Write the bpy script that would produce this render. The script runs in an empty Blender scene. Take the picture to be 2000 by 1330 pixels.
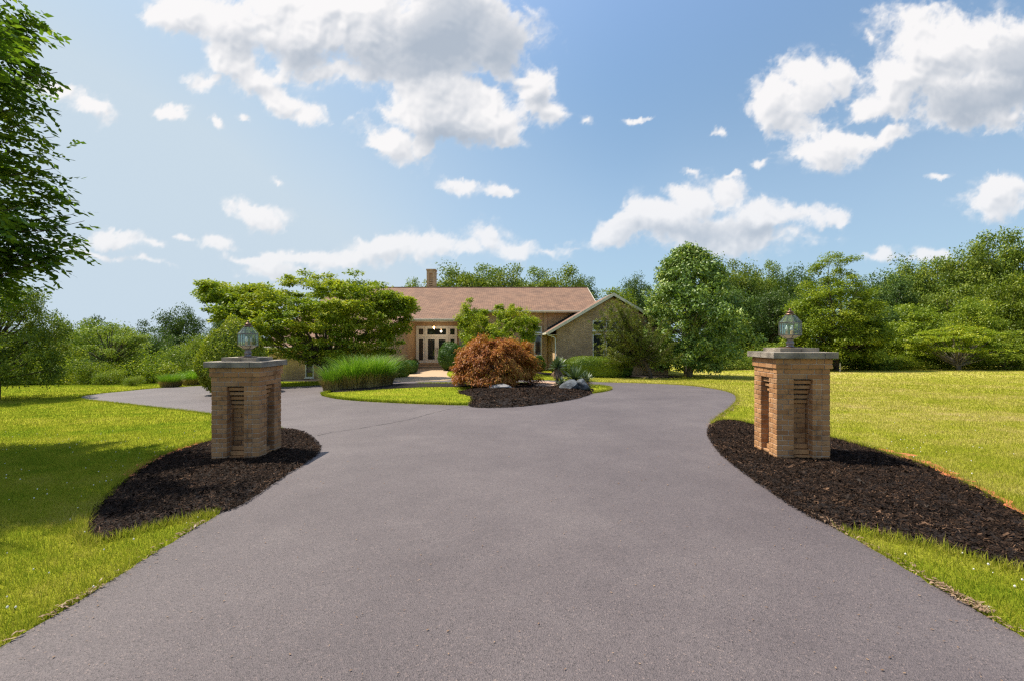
import bpy, bmesh, math, random
import numpy as np
from mathutils import Vector, Matrix
from mathutils.geometry import delaunay_2d_cdt

# ------------------------------------------------------------------ camera, sky, sun
SC = bpy.context.scene
COL = SC.collection
CAMZ, F = 1.6, 889.0
cam_d = bpy.data.cameras.new('camera'); cam = bpy.data.objects.new('camera', cam_d); COL.objects.link(cam)
cam.location = (0, 0, CAMZ); cam.rotation_euler = (math.radians(90), 0, 0)
cam_d.lens = 16.0; cam_d.sensor_width = 36.0; cam_d.clip_end = 3000; cam_d.clip_start = 0.05
SC.camera = cam
SC.view_settings.view_transform = 'Standard'; SC.view_settings.look = 'None'
SC.view_settings.exposure = 0.80; SC.view_settings.gamma = 1
SC.cycles.max_bounces = 8; SC.cycles.diffuse_bounces = 3; SC.cycles.transparent_max_bounces = 12
SC.cycles.transmission_bounces = 6; SC.cycles.glossy_bounces = 3
SC.cycles.use_denoising = False; SC.cycles.filter_width = 1.3; SC.cycles.sample_clamp_indirect = 4.0; SC.cycles.caustics_refractive = False; SC.cycles.caustics_reflective = False

SUN_DIR = Vector((-0.49, 0.19, 0.85)).normalized()      # towards the sun
sun_el = math.asin(SUN_DIR.z); sun_az = math.atan2(SUN_DIR.x, SUN_DIR.y)
sd = bpy.data.lights.new('sun', 'SUN'); sun = bpy.data.objects.new('sun', sd); COL.objects.link(sun)
sd.energy = 4.3; sd.angle = math.radians(0.55); sd.color = (1.0, 0.93, 0.80)
sun.rotation_euler = SUN_DIR.to_track_quat('Z', 'Y').to_euler()

def build_world():
    w = bpy.data.worlds.new("World"); SC.world = w; w.use_nodes = True
    nt = w.node_tree; nt.nodes.clear(); N = nt.nodes.new; L = nt.links.new
    out = N('ShaderNodeOutputWorld'); bg = N('ShaderNodeBackground'); bg.inputs['Strength'].default_value = 0.15
    L(bg.outputs[0], out.inputs[0])
    sky = N('ShaderNodeTexSky'); sky.sky_type = 'NISHITA'; sky.sun_disc = False
    sky.sun_elevation = sun_el; sky.sun_rotation = sun_az; sky.air_density = 1.0; sky.dust_density = 1.2; sky.ozone_density = 1.6
    tc = N('ShaderNodeTexCoord'); sep = N('ShaderNodeSeparateXYZ'); L(tc.outputs['Generated'], sep.inputs[0])
    def M(op, a, b=None, clamp=False):
        n = N('ShaderNodeMath'); n.operation = op; n.use_clamp = clamp
        for i, v in enumerate((a, b)):
            if v is None: continue
            if isinstance(v, (int, float)): n.inputs[i].default_value = v
            else: L(v, n.inputs[i])
        return n.outputs[0]
    def MR(v, a, b, c=0.0, d=1.0):
        n = N('ShaderNodeMapRange'); n.interpolation_type = 'SMOOTHSTEP'; L(v, n.inputs[0])
        for i, q in enumerate((a, b, c, d)): n.inputs[i+1].default_value = q
        return n.outputs[0]
    tint = N('ShaderNodeMix'); tint.data_type = 'RGBA'; tint.blend_type = 'MULTIPLY'
    L(MR(sep.outputs[2], .85, .35), tint.inputs['Factor'])
    L(sky.outputs[0], tint.inputs[6]); tint.inputs[7].default_value = SKYTINT
    # milky summer haze, low down and toward the sun side
    hz = MR(sep.outputs[2], 0.75, -0.02, 0.08, 0.75); side = MR(sep.outputs[0], 0.25, -0.85, 0.0, 0.75)
    no = N('ShaderNodeTexNoise'); no.inputs['Scale'].default_value = 1.6; no.inputs['Detail'].default_value = 2; L(tc.outputs['Generated'], no.inputs['Vector'])
    fac = M('MULTIPLY', M('ADD', hz, side), M('ADD', M('MULTIPLY', no.outputs['Fac'], .5), .7), clamp=True)
    veil = N('ShaderNodeMix'); veil.data_type = 'RGBA'; L(fac, veil.inputs['Factor'])
    L(tint.outputs[2], veil.inputs[6]); veil.inputs[7].default_value = VEIL
    L(veil.outputs[2], bg.inputs['Color'])
SKYTINT = (0.21, 0.46, 0.58, 1)
VEIL = (2.25, 2.70, 3.10, 1)
build_world()

# ------------------------------------------------------------------ helpers
R = np.random.default_rng(7)
random.seed(5)

def tag(o, label=None, cat=None, group=None, kind=None):
    if label: o['label'] = label
    if cat: o['category'] = cat
    if group: o['group'] = group
    if kind: o['kind'] = kind
    return o

def raw_mesh(name, V, Fs, mat=None, smooth=False):
    me = bpy.data.meshes.new(name)
    V = np.asarray(V, dtype=np.float32).reshape(-1, 3)
    if isinstance(Fs, np.ndarray):
        k = Fs.shape[1]; n = len(Fs)
        me.vertices.add(len(V)); me.vertices.foreach_set('co', V.ravel())
        me.loops.add(n*k); me.loops.foreach_set('vertex_index', Fs.astype(np.int32).ravel())
        me.polygons.add(n); me.polygons.foreach_set('loop_start', np.arange(0, n*k, k, dtype=np.int32))
        me.update(calc_edges=True)
    else:
        me.from_pydata(V.tolist(), [], Fs); me.update()
    if smooth: me.polygons.foreach_set('use_smooth', [True]*len(me.polygons))
    if mat: me.materials.append(mat)
    return me

def obj(name, me, parent=None, loc=None):
    o = bpy.data.objects.new(name, me); COL.objects.link(o)
    if parent: o.parent = parent
    if loc is not None: o.location = loc
    return o

def empty(name, loc=(0, 0, 0), rz=0.0):
    o = bpy.data.objects.new(name, None); COL.objects.link(o)
    o.location = loc; o.rotation_euler = (0, 0, rz); o.empty_display_size = .3
    return o

class MB:
    """collects boxes, prisms and tubes for one mesh"""
    def __init__(s): s.v = []; s.f = []
    def add(s, V, Fs):
        b = len(s.v); s.v += [tuple(p) for p in V]; s.f += [tuple(b+i for i in q) for q in Fs]
    def box(s, x0, x1, y0, y1, z0, z1, j=0.0):
        V = [(x0,y0,z0),(x1,y0,z0),(x1,y1,z0),(x0,y1,z0),(x0,y0,z1),(x1,y0,z1),(x1,y1,z1),(x0,y1,z1)]
        if j:
            dx, dy = random.uniform(-j, j), random.uniform(-j, j)
            V = [(a+dx, b+dy, c) for a, b, c in V]
        s.add(V, [(0,3,2,1),(4,5,6,7),(0,1,5,4),(1,2,6,5),(2,3,7,6),(3,0,4,7)])
    def prism_x(s, poly, x0, x1):      # poly of (y,z)
        n = len(poly); V = [(x0, a, b) for a, b in poly] + [(x1, a, b) for a, b in poly]
        s.add(V, [tuple(range(n))[::-1], tuple(range(n, 2*n))] + [(i, (i+1) % n, n+(i+1) % n, n+i) for i in range(n)])
    def prism_y(s, poly, y0, y1):      # poly of (x,z)
        n = len(poly); V = [(a, y0, b) for a, b in poly] + [(a, y1, b) for a, b in poly]
        s.add(V, [tuple(range(n)), tuple(range(n, 2*n))[::-1]] + [(i, n+i, n+(i+1) % n, (i+1) % n) for i in range(n)])
    def slab(s, quad, t):              # quad on top, thickness t downward
        V = list(quad) + [(a, b, c-t) for a, b, c in quad]; n = len(quad)
        s.add(V, [tuple(range(n)), tuple(range(n, 2*n))[::-1]] + [(i, n+i, n+(i+1) % n, (i+1) % n) for i in range(n)])
    def tube(s, pts, rads, k=7, cap=True):
        pts = [Vector(p) for p in pts]; rings = []
        b0 = len(s.v)
        for i, p in enumerate(pts):
            d = (pts[min(i+1, len(pts)-1)] - pts[max(i-1, 0)])
            if d.length < 1e-6: d = Vector((0, 0, 1))
            d.normalize(); a = d.orthogonal().normalized() if i == 0 else (prev - d*prev.dot(d)).normalized()
            prev = a; c = d.cross(a)
            for q in range(k):
                t = 2*math.pi*q/k; s.v.append(tuple(p + (a*math.cos(t)+c*math.sin(t))*rads[i]))
        for i in range(len(pts)-1):
            for q in range(k):
                s.f.append((b0+i*k+q, b0+i*k+(q+1) % k, b0+(i+1)*k+(q+1) % k, b0+(i+1)*k+q))
        if cap:
            s.f.append(tuple(b0+q for q in range(k))[::-1]); s.f.append(tuple(b0+(len(pts)-1)*k+q for q in range(k)))
    def lathe(s, prof, cx=0, cy=0, k=16, ph=0.0):
        b0 = len(s.v)
        for r, z in prof:
            for q in range(k):
                t = 2*math.pi*q/k+ph; s.v.append((cx+r*math.cos(t), cy+r*math.sin(t), z))
        for i in range(len(prof)-1):
            for q in range(k): s.f.append((b0+i*k+q, b0+i*k+(q+1) % k, b0+(i+1)*k+(q+1) % k, b0+(i+1)*k+q))
        s.f.append(tuple(b0+q for q in range(k))[::-1]); s.f.append(tuple(b0+(len(prof)-1)*k+q for q in range(k)))
    def build(s, name, mat, parent=None, smooth=False, loc=None):
        return obj(name, raw_mesh(name, s.v, s.f, mat, smooth), parent, loc)

# ------------------------------------------------------------------ clouds
def cloud_field():
    """coverage and belly shade of the cumulus, over direction (u = x/y, v = z/y)"""
    nu, nv = 1120, 400
    U, Vv = np.meshgrid(np.linspace(-1.7, 1.7, nu), np.linspace(0.0, 1.2, nv))
    rg = np.random.default_rng(12)
    def vn(x, y, s):
        n = 257; tab = np.random.default_rng(s).random((n, n))
        xi = np.floor(x).astype(int); yi = np.floor(y).astype(int); fx = x-xi; fy = y-yi
        fx = fx*fx*fx*(fx*(fx*6-15)+10); fy = fy*fy*fy*(fy*(fy*6-15)+10); xi %= 256; yi %= 256
        a = tab[yi, xi]; b = tab[yi, xi+1]; c = tab[yi+1, xi]; d = tab[yi+1, xi+1]
        return (a*(1-fx)+b*fx)*(1-fy)+(c*(1-fx)+d*fx)*fy-.5
    def fbm(x, y, f, o, s, g=.55, bil=False):
        out = 0; a = 1; t = 0
        for i in range(o):
            ca, sa = math.cos(i*1.1), math.sin(i*1.1)
            n = vn((x*ca-y*sa)*f+50+i*7, (x*sa+y*ca)*f+50+i*3, s+i)
            if bil: n = .5-np.abs(n)*2.2
            out = out+a*n; t += a; a *= g; f *= 2.03
        return out/t*2
    wx = fbm(U, Vv, 4, 3, 1)*.030+fbm(U, Vv, 16, 6, 2, .65)*.024; wy = fbm(U, Vv, 4, 3, 3)*.026+fbm(U, Vv, 16, 6, 4, .65)*.022
    X = U+wx; Y = Vv+wy
    def field(blobs):
        acc = np.full(X.shape, 9.0)
        for (px, py, rx, ry, rot) in blobs:
            a = math.radians(-rot); dx = X-(px-1000)/889; dy = Y-(665-py)/889
            p = (dx*math.cos(a)+dy*math.sin(a))/(rx/889); q = (-dx*math.sin(a)+dy*math.cos(a))/(ry/889)
            d = (np.sqrt(p*p+q*q)-1)*min(1.0, .35+min(rx, ry)/80)
            h = np.clip(.5+.5*(acc-d)/.22, 0, 1); acc = acc*(1-h)+d*h-.22*h*(1-h)
        return acc
    fld = field(CL_MAIN)
    bil = fbm(X, Y, 13, 7, 20, .64, True); nn = fbm(U+wx*.5, Vv+wy*.5, 8, 8, 30, .62)
    dens = -fld*1.05 + bil*.42 + nn*.62 + .06
    cov = np.clip((dens+.14)/.52, 0, 1); cov = cov*cov*(3-2*cov)
    # wisps around the edges
    wis = np.clip((fbm(U, Vv*1.4, 18, 7, 60, .68)+.02)/.5, 0, 1)*np.clip(1-np.abs(fld)/.6, 0, 1)*.7
    cov = np.maximum(cov, wis*np.clip((dens+.35)/.4, 0, 1))
    thick = np.clip(dens, 0, 2)
    def blur(a, k):
        for ax in (0, 1):
            for _ in range(2):
                c = np.cumsum(np.pad(a, [(k, k) if i == ax else (0, 0) for i in range(2)], 'edge'), ax)
                a = (np.take(c, range(2*k, c.shape[ax]), ax)-np.take(c, range(0, c.shape[ax]-2*k), ax))/(2*k)
        return a
    tb = blur(thick, 7)
    # light comes from the upper left and from behind the cloud: thickness met on the way to the sun greys it
    sh = np.zeros_like(tb)
    for k in range(1, 9):
        dv, du = int(k*3.2), int(-k*1.6)
        sh += np.roll(np.roll(tb, -dv, 0), -du, 1)/8
    sh[-30:] = sh[-31]
    grey = np.clip(sh*.75+thick*.16-.12, 0, 1)
    dk = field(CL_DARK); dk = np.clip(.45-dk*.9+nn*.55, 0, 1); dk = dk*dk*(3-2*dk)
    rl = blur(bil*.22+nn*.12, 1)+tb*.8; relief = np.clip((np.roll(np.roll(rl, -4, 0), 2, 1)-rl)*2.6, -.3, .4)
    shade = np.clip(grey*.50+dk*.60+relief*(1-dk*.65), 0, 1)
    cov *= np.clip(Vv/.05, 0, 1)*(.66+.32*np.clip(Vv/.42, 0, 1))
    return U, Vv, cov, shade
CL_MAIN = [(390,20,80,40,0),(450,40,90,45,20),(560,60,150,80,10),(700,50,190,95,0),(860,60,165,110,0),(960,80,72,85,0),
 (440,110,40,30,50),(480,140,62,32,45),(545,190,72,30,38),(600,228,34,22,30),(650,150,120,18,0),
 (850,190,70,50,0),(860,240,105,46,5),(775,290,60,28,35),(830,290,30,30,0),(940,245,78,40,0),(900,200,90,40,0),(1030,170,50,46,0),(1065,225,36,30,40),(985,285,30,10,0),
 (130,180,62,22,16),(185,215,50,20,30),(315,213,24,9,0),(392,155,28,15,0),(505,415,44,19,10),(535,432,24,12,25),(905,370,30,11,5),(982,380,15,6,0),
 (1245,243,20,5,0),(1412,245,14,7,0),(1142,235,14,9,10),
 (720,498,50,20,0),(790,490,60,20,0),(860,480,60,26,0),(915,478,50,26,0),(960,462,50,32,0),(1010,485,55,22,0),(1060,497,30,10,0),
 (1365,385,62,44,0),(1425,375,42,38,0),(1270,425,70,40,-15),(1210,455,60,30,-10),(1170,480,80,22,-5),(1120,492,30,10,0),(1380,450,150,34,0),(1500,412,50,34,0),(1560,410,50,24,0),(1615,415,36,16,0),(1480,450,110,18,0),
 (1560,140,52,34,10),(1625,150,30,42,0),(1520,190,50,50,0),(1580,190,50,36,0),(1560,240,60,30,0),(1600,285,72,34,0),(1670,275,60,18,-8),(1740,250,32,12,-15),
 (1850,80,140,85,0),(1750,145,85,50,-20),(1730,190,50,30,0),(1900,180,125,50,0),(1990,130,120,110,0),(1975,235,50,20,0),(1693,75,8,12,0),(1690,205,40,22,0),
 (1940,400,76,30,0),(1960,380,55,26,0),(1715,498,38,12,0),(1815,502,33,9,0),(1495,305,14,7,0),(1355,335,26,5,0),(1440,335,18,7,0),(1825,338,20,5,0),
 (230,475,40,12,0),(300,480,18,6,0),(425,475,24,11,0),(365,468,18,6,0),(200,500,70,5,10),(540,522,46,13,0),(650,508,38,14,0),(560,500,80,8,0),(545,352,14,5,30),(480,236,12,5,20),(412,238,14,6,20),
 (2300,300,200,90,0),(-300,120,180,80,0),(-250,420,160,30,0)]
CL_DARK = [(640,115,180,32,8),(900,80,120,90,0),(975,80,70,85,0),(560,105,80,22,20),(840,145,120,20,0),(1925,185,130,38,-5),(1990,110,80,60,0),(1340,448,130,18,-3),(1500,440,70,10,0),(860,280,60,16,5),(1040,195,22,20,0)]

def build_clouds():
    U, Vv, cov, shade = cloud_field()
    d = np.stack([U, np.ones_like(U), Vv], -1); d /= np.linalg.norm(d, axis=-1, keepdims=True)
    P = d.reshape(-1, 3)*2400; nv, nu = U.shape; idx = np.arange(nu*nv).reshape(nv, nu)
    Fq = np.stack([idx[:-1, :-1], idx[:-1, 1:], idx[1:, 1:], idx[1:, :-1]], -1).reshape(-1, 4)
    c = cov.ravel(); Fq = Fq[c[Fq].max(1) > .004]                # cloud only where there is cloud
    used = np.unique(Fq); mp = np.zeros(nu*nv, int); mp[used] = np.arange(len(used))
    me = raw_mesh('clouds', P[used], mp[Fq])
    at_ = me.attributes.new('cloud', 'FLOAT_COLOR', 'POINT'); z = np.zeros(len(used))
    at_.data.foreach_set('color', np.stack([c[used], shade.ravel()[used], z, z+1], 1).astype(np.float32).ravel())
    m = bpy.data.materials.new('cumulus'); m.use_nodes = True; nt = m.node_tree; nt.nodes.clear(); N = nt.nodes.new; L = nt.links.new
    a = N('ShaderNodeAttribute'); a.attribute_name = 'cloud'; sp = N('ShaderNodeSeparateColor'); L(a.outputs['Color'], sp.inputs[0])
    mx = N('ShaderNodeMix'); mx.data_type = 'RGBA'; L(sp.outputs[1], mx.inputs['Factor']); mx.inputs[6].default_value = CLOUD_HI; mx.inputs[7].default_value = CLOUD_LO
    e = N('ShaderNodeEmission'); L(mx.outputs[2], e.inputs[0]); e.inputs[1].default_value = 1.0
    t = N('ShaderNodeBsdfTransparent'); ms = N('ShaderNodeMixShader'); L(sp.outputs[0], ms.inputs[0]); L(t.outputs[0], ms.inputs[1]); L(e.outputs[0], ms.inputs[2])
    o = N('ShaderNodeOutputMaterial'); L(ms.outputs[0], o.inputs[0]); m.cycles.emission_sampling = 'NONE'
    me.materials.append(m); tag(obj('clouds', me), kind='structure')
CLOUD_HI = (.555, .545, .545, 1); CLOUD_LO = (.255, .29, .34, 1)
build_clouds()

# ------------------------------------------------------------------ materials
def mat_new(name):
    m = bpy.data.materials.new(name); m.use_nodes = True; nt = m.node_tree; nt.nodes.clear()
    return m, nt, nt.nodes.new, nt.links.new

def ramp_node(nt, stops):
    r = nt.nodes.new('ShaderNodeValToRGB'); e = r.color_ramp.elements
    while len(e) > 1: e.remove(e[-1])
    e[0].position = stops[0][0]; e[0].color = (*stops[0][1], 1)
    for p, c in stops[1:]:
        q = e.new(p); q.color = (*c, 1)
    return r

def leaf_mat(name, stops, trans=0.35, gloss=0.05, rough=0.45, tcol=1.3, nscale=0.6, namp=0.45):
    m, nt, N, L = mat_new(name)
    geo = N('ShaderNodeNewGeometry'); tc = N('ShaderNodeTexCoord')
    no = N('ShaderNodeTexNoise'); no.inputs['Scale'].default_value = nscale; no.inputs['Detail'].default_value = 3
    L(tc.outputs['Object'], no.inputs['Vector'])
    a = N('ShaderNodeMath'); a.operation = 'MULTIPLY'; L(geo.outputs['Random Per Island'], a.inputs[0]); a.inputs[1].default_value = 1-namp
    b = N('ShaderNodeMapRange'); L(no.outputs['Fac'], b.inputs[0]); b.inputs[1].default_value = .3; b.inputs[2].default_value = .7; b.inputs[4].default_value = namp
    c = N('ShaderNodeMath'); c.operation = 'ADD'; L(a.outputs[0], c.inputs[0]); L(b.outputs[0], c.inputs[1])
    stops = [(p_, tuple(v_*(.72+.33*p_) for v_ in c_)) for p_, c_ in stops]      # darkens the low stops: shadow among the leaves put into the colour
    r = ramp_node(nt, stops); L(c.outputs[0], r.inputs[0])
    oi = N('ShaderNodeObjectInfo')
    hs = N('ShaderNodeHueSaturation'); L(r.outputs[0], hs.inputs['Color'])
    hm = N('ShaderNodeMapRange'); L(oi.outputs['Random'], hm.inputs[0]); hm.inputs[3].default_value = .8; hm.inputs[4].default_value = 1.15
    L(hm.outputs[0], hs.inputs['Value'])
    d = N('ShaderNodeBsdfDiffuse'); t = N('ShaderNodeBsdfTranslucent'); g = N('ShaderNodeBsdfGlossy'); g.inputs['Roughness'].default_value = rough
    L(hs.outputs[0], d.inputs[0])
    tm = N('ShaderNodeMix'); tm.data_type = 'RGBA'; tm.blend_type = 'MULTIPLY'; tm.inputs['Factor'].default_value = 1; tm.clamp_result = False
    L(hs.outputs[0], tm.inputs[6]); tm.inputs[7].default_value = (tcol*1.1, tcol*1.15, tcol*0.5, 1); L(tm.outputs[2], t.inputs[0])
    m1 = N('ShaderNodeMixShader'); m1.inputs[0].default_value = trans*.72; L(d.outputs[0], m1.inputs[1]); L(t.outputs[0], m1.inputs[2])
    m2 = N('ShaderNodeMixShader'); m2.inputs[0].default_value = gloss; L(m1.outputs[0], m2.inputs[1]); L(g.outputs[0], m2.inputs[2])
    o = N('ShaderNodeOutputMaterial'); L(m2.outputs[0], o.inputs[0]); return m

def plain(name, col, rough=0.7, metal=0.0, var=0.12, scale=6.0, bump=0.0, bscale=40.0, spec=0.5, emit=None, coat=0.0):
    m, nt, N, L = mat_new(name)
    p = N('ShaderNodeBsdfPrincipled'); o = N('ShaderNodeOutputMaterial'); L(p.outputs[0], o.inputs[0])
    tc = N('ShaderNodeTexCoord'); no = N('ShaderNodeTexNoise'); no.inputs['Scale'].default_value = scale; no.inputs['Detail'].default_value = 6
    L(tc.outputs['Object'], no.inputs['Vector'])
    r = ramp_node(nt, [(0.3, tuple(c*(1-var) for c in col)), (0.7, tuple(min(1, c*(1+var)) for c in col))])
    L(no.outputs['Fac'], r.inputs[0]); L(r.outputs[0], p.inputs['Base Color'])
    p.inputs['Roughness'].default_value = rough; p.inputs['Metallic'].default_value = metal
    p.inputs['Specular IOR Level'].default_value = spec
    if bump:
        n2 = N('ShaderNodeTexNoise'); n2.inputs['Scale'].default_value = bscale; n2.inputs['Detail'].default_value = 6
        L(tc.outputs['Object'], n2.inputs['Vector'])
        b = N('ShaderNodeBump'); b.inputs['Strength'].default_value = bump; b.inputs['Distance'].default_value = .02
        L(n2.outputs['Fac'], b.inputs['Height']); L(b.outputs[0], p.inputs['Normal'])
    if emit:
        p.inputs['Emission Color'].default_value = (*emit[0], 1); p.inputs['Emission Strength'].default_value = emit[1]
    return m

def brick_island_mat(name, stops):
    """real bricks: each island takes its own fired tone, with sooty weathering of its own"""
    m, nt, N, L = mat_new(name)
    p = N('ShaderNodeBsdfPrincipled'); o = N('ShaderNodeOutputMaterial'); L(p.outputs[0], o.inputs[0])
    geo = N('ShaderNodeNewGeometry'); tc = N('ShaderNodeTexCoord')
    r = ramp_node(nt, stops); L(geo.outputs['Random Per Island'], r.inputs[0])
    no = N('ShaderNodeTexNoise'); no.inputs['Scale'].default_value = 5; no.inputs['Detail'].default_value = 8; no.inputs['Roughness'].default_value = .7
    L(tc.outputs['Object'], no.inputs['Vector'])
    r2 = ramp_node(nt, [(.30, (.50, .47, .44)), (.48, (1, 1, 1)), (.75, (1.1, 1.08, 1.05))]); L(no.outputs['Fac'], r2.inputs[0])
    mx = N('ShaderNodeMix'); mx.data_type = 'RGBA'; mx.blend_type = 'MULTIPLY'; mx.inputs['Factor'].default_value = 1
    L(r.outputs[0], mx.inputs[6]); L(r2.outputs[0], mx.inputs[7]); L(mx.outputs[2], p.inputs['Base Color'])
    p.inputs['Roughness'].default_value = .85; p.inputs['Specular IOR Level'].default_value = .3
    n2 = N('ShaderNodeTexNoise'); n2.inputs['Scale'].default_value = 60; n2.inputs['Detail'].default_value = 5
    L(tc.outputs['Object'], n2.inputs['Vector'])
    b = N('ShaderNodeBump'); b.inputs['Strength'].default_value = .5; b.inputs['Distance'].default_value = .01
    L(n2.outputs['Fac'], b.inputs['Height']); L(b.outputs[0], p.inputs['Normal'])
    return m

def wall_mat(name, c1, c2, mortar, bw=.215, rh=.072, roof=False, slope=.4):
    m, nt, N, L = mat_new(name)
    p = N('ShaderNodeBsdfPrincipled'); o = N('ShaderNodeOutputMaterial'); L(p.outputs[0], o.inputs[0])
    tc = N('ShaderNodeTexCoord'); sp = N('ShaderNodeSeparateXYZ'); L(tc.outputs['Object'], sp.inputs[0])
    cb = N('ShaderNodeCombineXYZ')
    if roof == 'x':      # slope runs along x
        L(sp.outputs[1], cb.inputs[0]); a = N('ShaderNodeMath'); a.operation = 'MULTIPLY'; a.inputs[1].default_value = 1.15; L(sp.outputs[0], a.inputs[0]); L(a.outputs[0], cb.inputs[1])
    elif roof:
        L(sp.outputs[0], cb.inputs[0]); a = N('ShaderNodeMath'); a.operation = 'MULTIPLY'; a.inputs[1].default_value = 1.08; L(sp.outputs[1], a.inputs[0]); L(a.outputs[0], cb.inputs[1])
    else:
        a = N('ShaderNodeMath'); a.operation = 'ADD'; L(sp.outputs[0], a.inputs[0]); L(sp.outputs[1], a.inputs[1])
        L(a.outputs[0], cb.inputs[0]); L(sp.outputs[2], cb.inputs[1])
    br = N('ShaderNodeTexBrick'); L(cb.outputs[0], br.inputs['Vector'])
    br.inputs['Scale'].default_value = 1; br.inputs['Brick Width'].default_value = bw; br.inputs['Row Height'].default_value = rh
    br.inputs['Mortar Size'].default_value = rh*.11; br.inputs['Mortar Smooth'].default_value = .2
    br.inputs['Color1'].default_value = (*c1, 1); br.inputs['Color2'].default_value = (*c2, 1); br.inputs['Mortar'].default_value = (*mortar, 1)
    no = N('ShaderNodeTexNoise'); no.inputs['Scale'].default_value = .9; no.inputs['Detail'].default_value = 8; no.inputs['Roughness'].default_value = .65
    L(tc.outputs['Object'], no.inputs['Vector'])
    r2 = ramp_node(nt, [(.25, (.66, .66, .68)), (.5, (1, 1, 1)), (.75, (1.22, 1.16, 1.1))]); L(no.outputs['Fac'], r2.inputs[0])
    mx = N('ShaderNodeMix'); mx.data_type = 'RGBA'; mx.blend_type = 'MULTIPLY'; mx.inputs['Factor'].default_value = 1
    L(br.outputs['Color'], mx.inputs[6]); L(r2.outputs[0], mx.inputs[7]); L(mx.outputs[2], p.inputs['Base Color'])
    p.inputs['Roughness'].default_value = .9; p.inputs['Specular IOR Level'].default_value = .25
    b = N('ShaderNodeBump'); b.inputs['Strength'].default_value = .6; b.inputs['Distance'].default_value = .01; b.invert = True
    L(br.outputs['Fac'], b.inputs['Height']); L(b.outputs[0], p.inputs['Normal'])
    return m

def asphalt_mat():
    m, nt, N, L = mat_new('asphalt')
    p = N('ShaderNodeBsdfPrincipled'); o = N('ShaderNodeOutputMaterial'); L(p.outputs[0], o.inputs[0])
    tc = N('ShaderNodeTexCoord'); V = tc.outputs['Object']
    def noise(s, d, r=.5):
        n = N('ShaderNodeTexNoise'); n.inputs['Scale'].default_value = s; n.inputs['Detail'].default_value = d; n.inputs['Roughness'].default_value = r; L(V, n.inputs['Vector']); return n
    big = noise(.35, 5, .6); mid = noise(2.2, 6, .65); fine = noise(95, 4, .8); patch = noise(1.1, 3, .5)
    r1 = ramp_node(nt, [(.26, (.086, .068, .070)), (.5, (.112, .090, .091)), (.76, (.146, .120, .118))])
    ad = N('ShaderNodeMath'); ad.operation = 'ADD'; L(big.outputs['Fac'], ad.inputs[0])
    mm = N('ShaderNodeMath'); mm.operation = 'MULTIPLY_ADD'; L(mid.outputs['Fac'], mm.inputs[0]); mm.inputs[1].default_value = .45; mm.inputs[2].default_value = -.225
    L(mm.outputs[0], ad.inputs[1]); L(ad.outputs[0], r1.inputs[0])
    # aggregate grains
    vo = N('ShaderNodeTexVoronoi'); vo.inputs['Scale'].default_value = 130; L(V, vo.inputs['Vector'])
    sc = N('ShaderNodeSeparateColor'); L(vo.outputs['Color'], sc.inputs[0])
    r2 = ramp_node(nt, [(0.0, (.50, .50, .50)), (.12, (.80, .80, .80)), (.55, (1, 1, 1)), (.93, (1.12, 1.11, 1.10)), (1, (1.7, 1.6, 1.45))]); L(sc.outputs[0], r2.inputs[0])
    m1 = N('ShaderNodeMix'); m1.data_type = 'RGBA'; m1.blend_type = 'MULTIPLY'; m1.inputs['Factor'].default_value = 1
    L(r1.outputs[0], m1.inputs[6]); L(r2.outputs[0], m1.inputs[7])
    # pits
    r3 = ramp_node(nt, [(.32, (.38, .38, .39)), (.44, (1, 1, 1))]); L(fine.outputs['Fac'], r3.inputs[0])
    m2 = N('ShaderNodeMix'); m2.data_type = 'RGBA'; m2.blend_type = 'MULTIPLY'; L(m1.outputs[2], m2.inputs[6]); L(r3.outputs[0], m2.inputs[7])
    pr = N('ShaderNodeMapRange'); L(patch.outputs['Fac'], pr.inputs[0]); pr.inputs[1].default_value = .35; pr.inputs[2].default_value = .6; pr.inputs[3].default_value = .25; pr.inputs[4].default_value = 1; L(pr.outputs[0], m2.inputs['Factor'])
    # hairline cracks
    dn = noise(3, 4, .6); mp = N('ShaderNodeMix'); mp.data_type = 'VECTOR'; mp.inputs['Factor'].default_value = .12; L(V, mp.inputs[4]); L(dn.outputs['Color'], mp.inputs[5])
    cr = N('ShaderNodeTexVoronoi'); cr.feature = 'DISTANCE_TO_EDGE'; cr.inputs['Scale'].default_value = .55; L(mp.outputs[1], cr.inputs['Vector'])
    r4 = ramp_node(nt, [(0, (.62, .62, .62)), (.0015, (.8, .8, .8)), (.003, (1, 1, 1))]); L(cr.outputs['Distance'], r4.inputs[0])
    m3 = N('ShaderNodeMix'); m3.data_type = 'RGBA'; m3.blend_type = 'MULTIPLY'; L(m2.outputs[2], m3.inputs[6]); L(r4.outputs[0], m3.inputs[7])
    cm = N('ShaderNodeMapRange'); L(noise(.8, 2).outputs['Fac'], cm.inputs[0]); cm.inputs[1].default_value = .58; cm.inputs[2].default_value = .70; cm.inputs[4].default_value = .6; L(cm.outputs[0], m3.inputs['Factor'])
    L(m3.outputs[2], p.inputs['Base Color']); p.inputs['Roughness'].default_value = .62; p.inputs['Specular IOR Level'].default_value = .45
    hh = N('ShaderNodeMath'); hh.operation = 'ADD'; L(vo.outputs['Distance'], hh.inputs[0]); L(fine.outputs['Fac'], hh.inputs[1])
    b = N('ShaderNodeBump'); b.inputs['Strength'].default_value = .75; b.inputs['Distance'].default_value = .006
    L(hh.outputs[0], b.inputs['Height']); L(b.outputs[0], p.inputs['Normal'])
    return m

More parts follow.
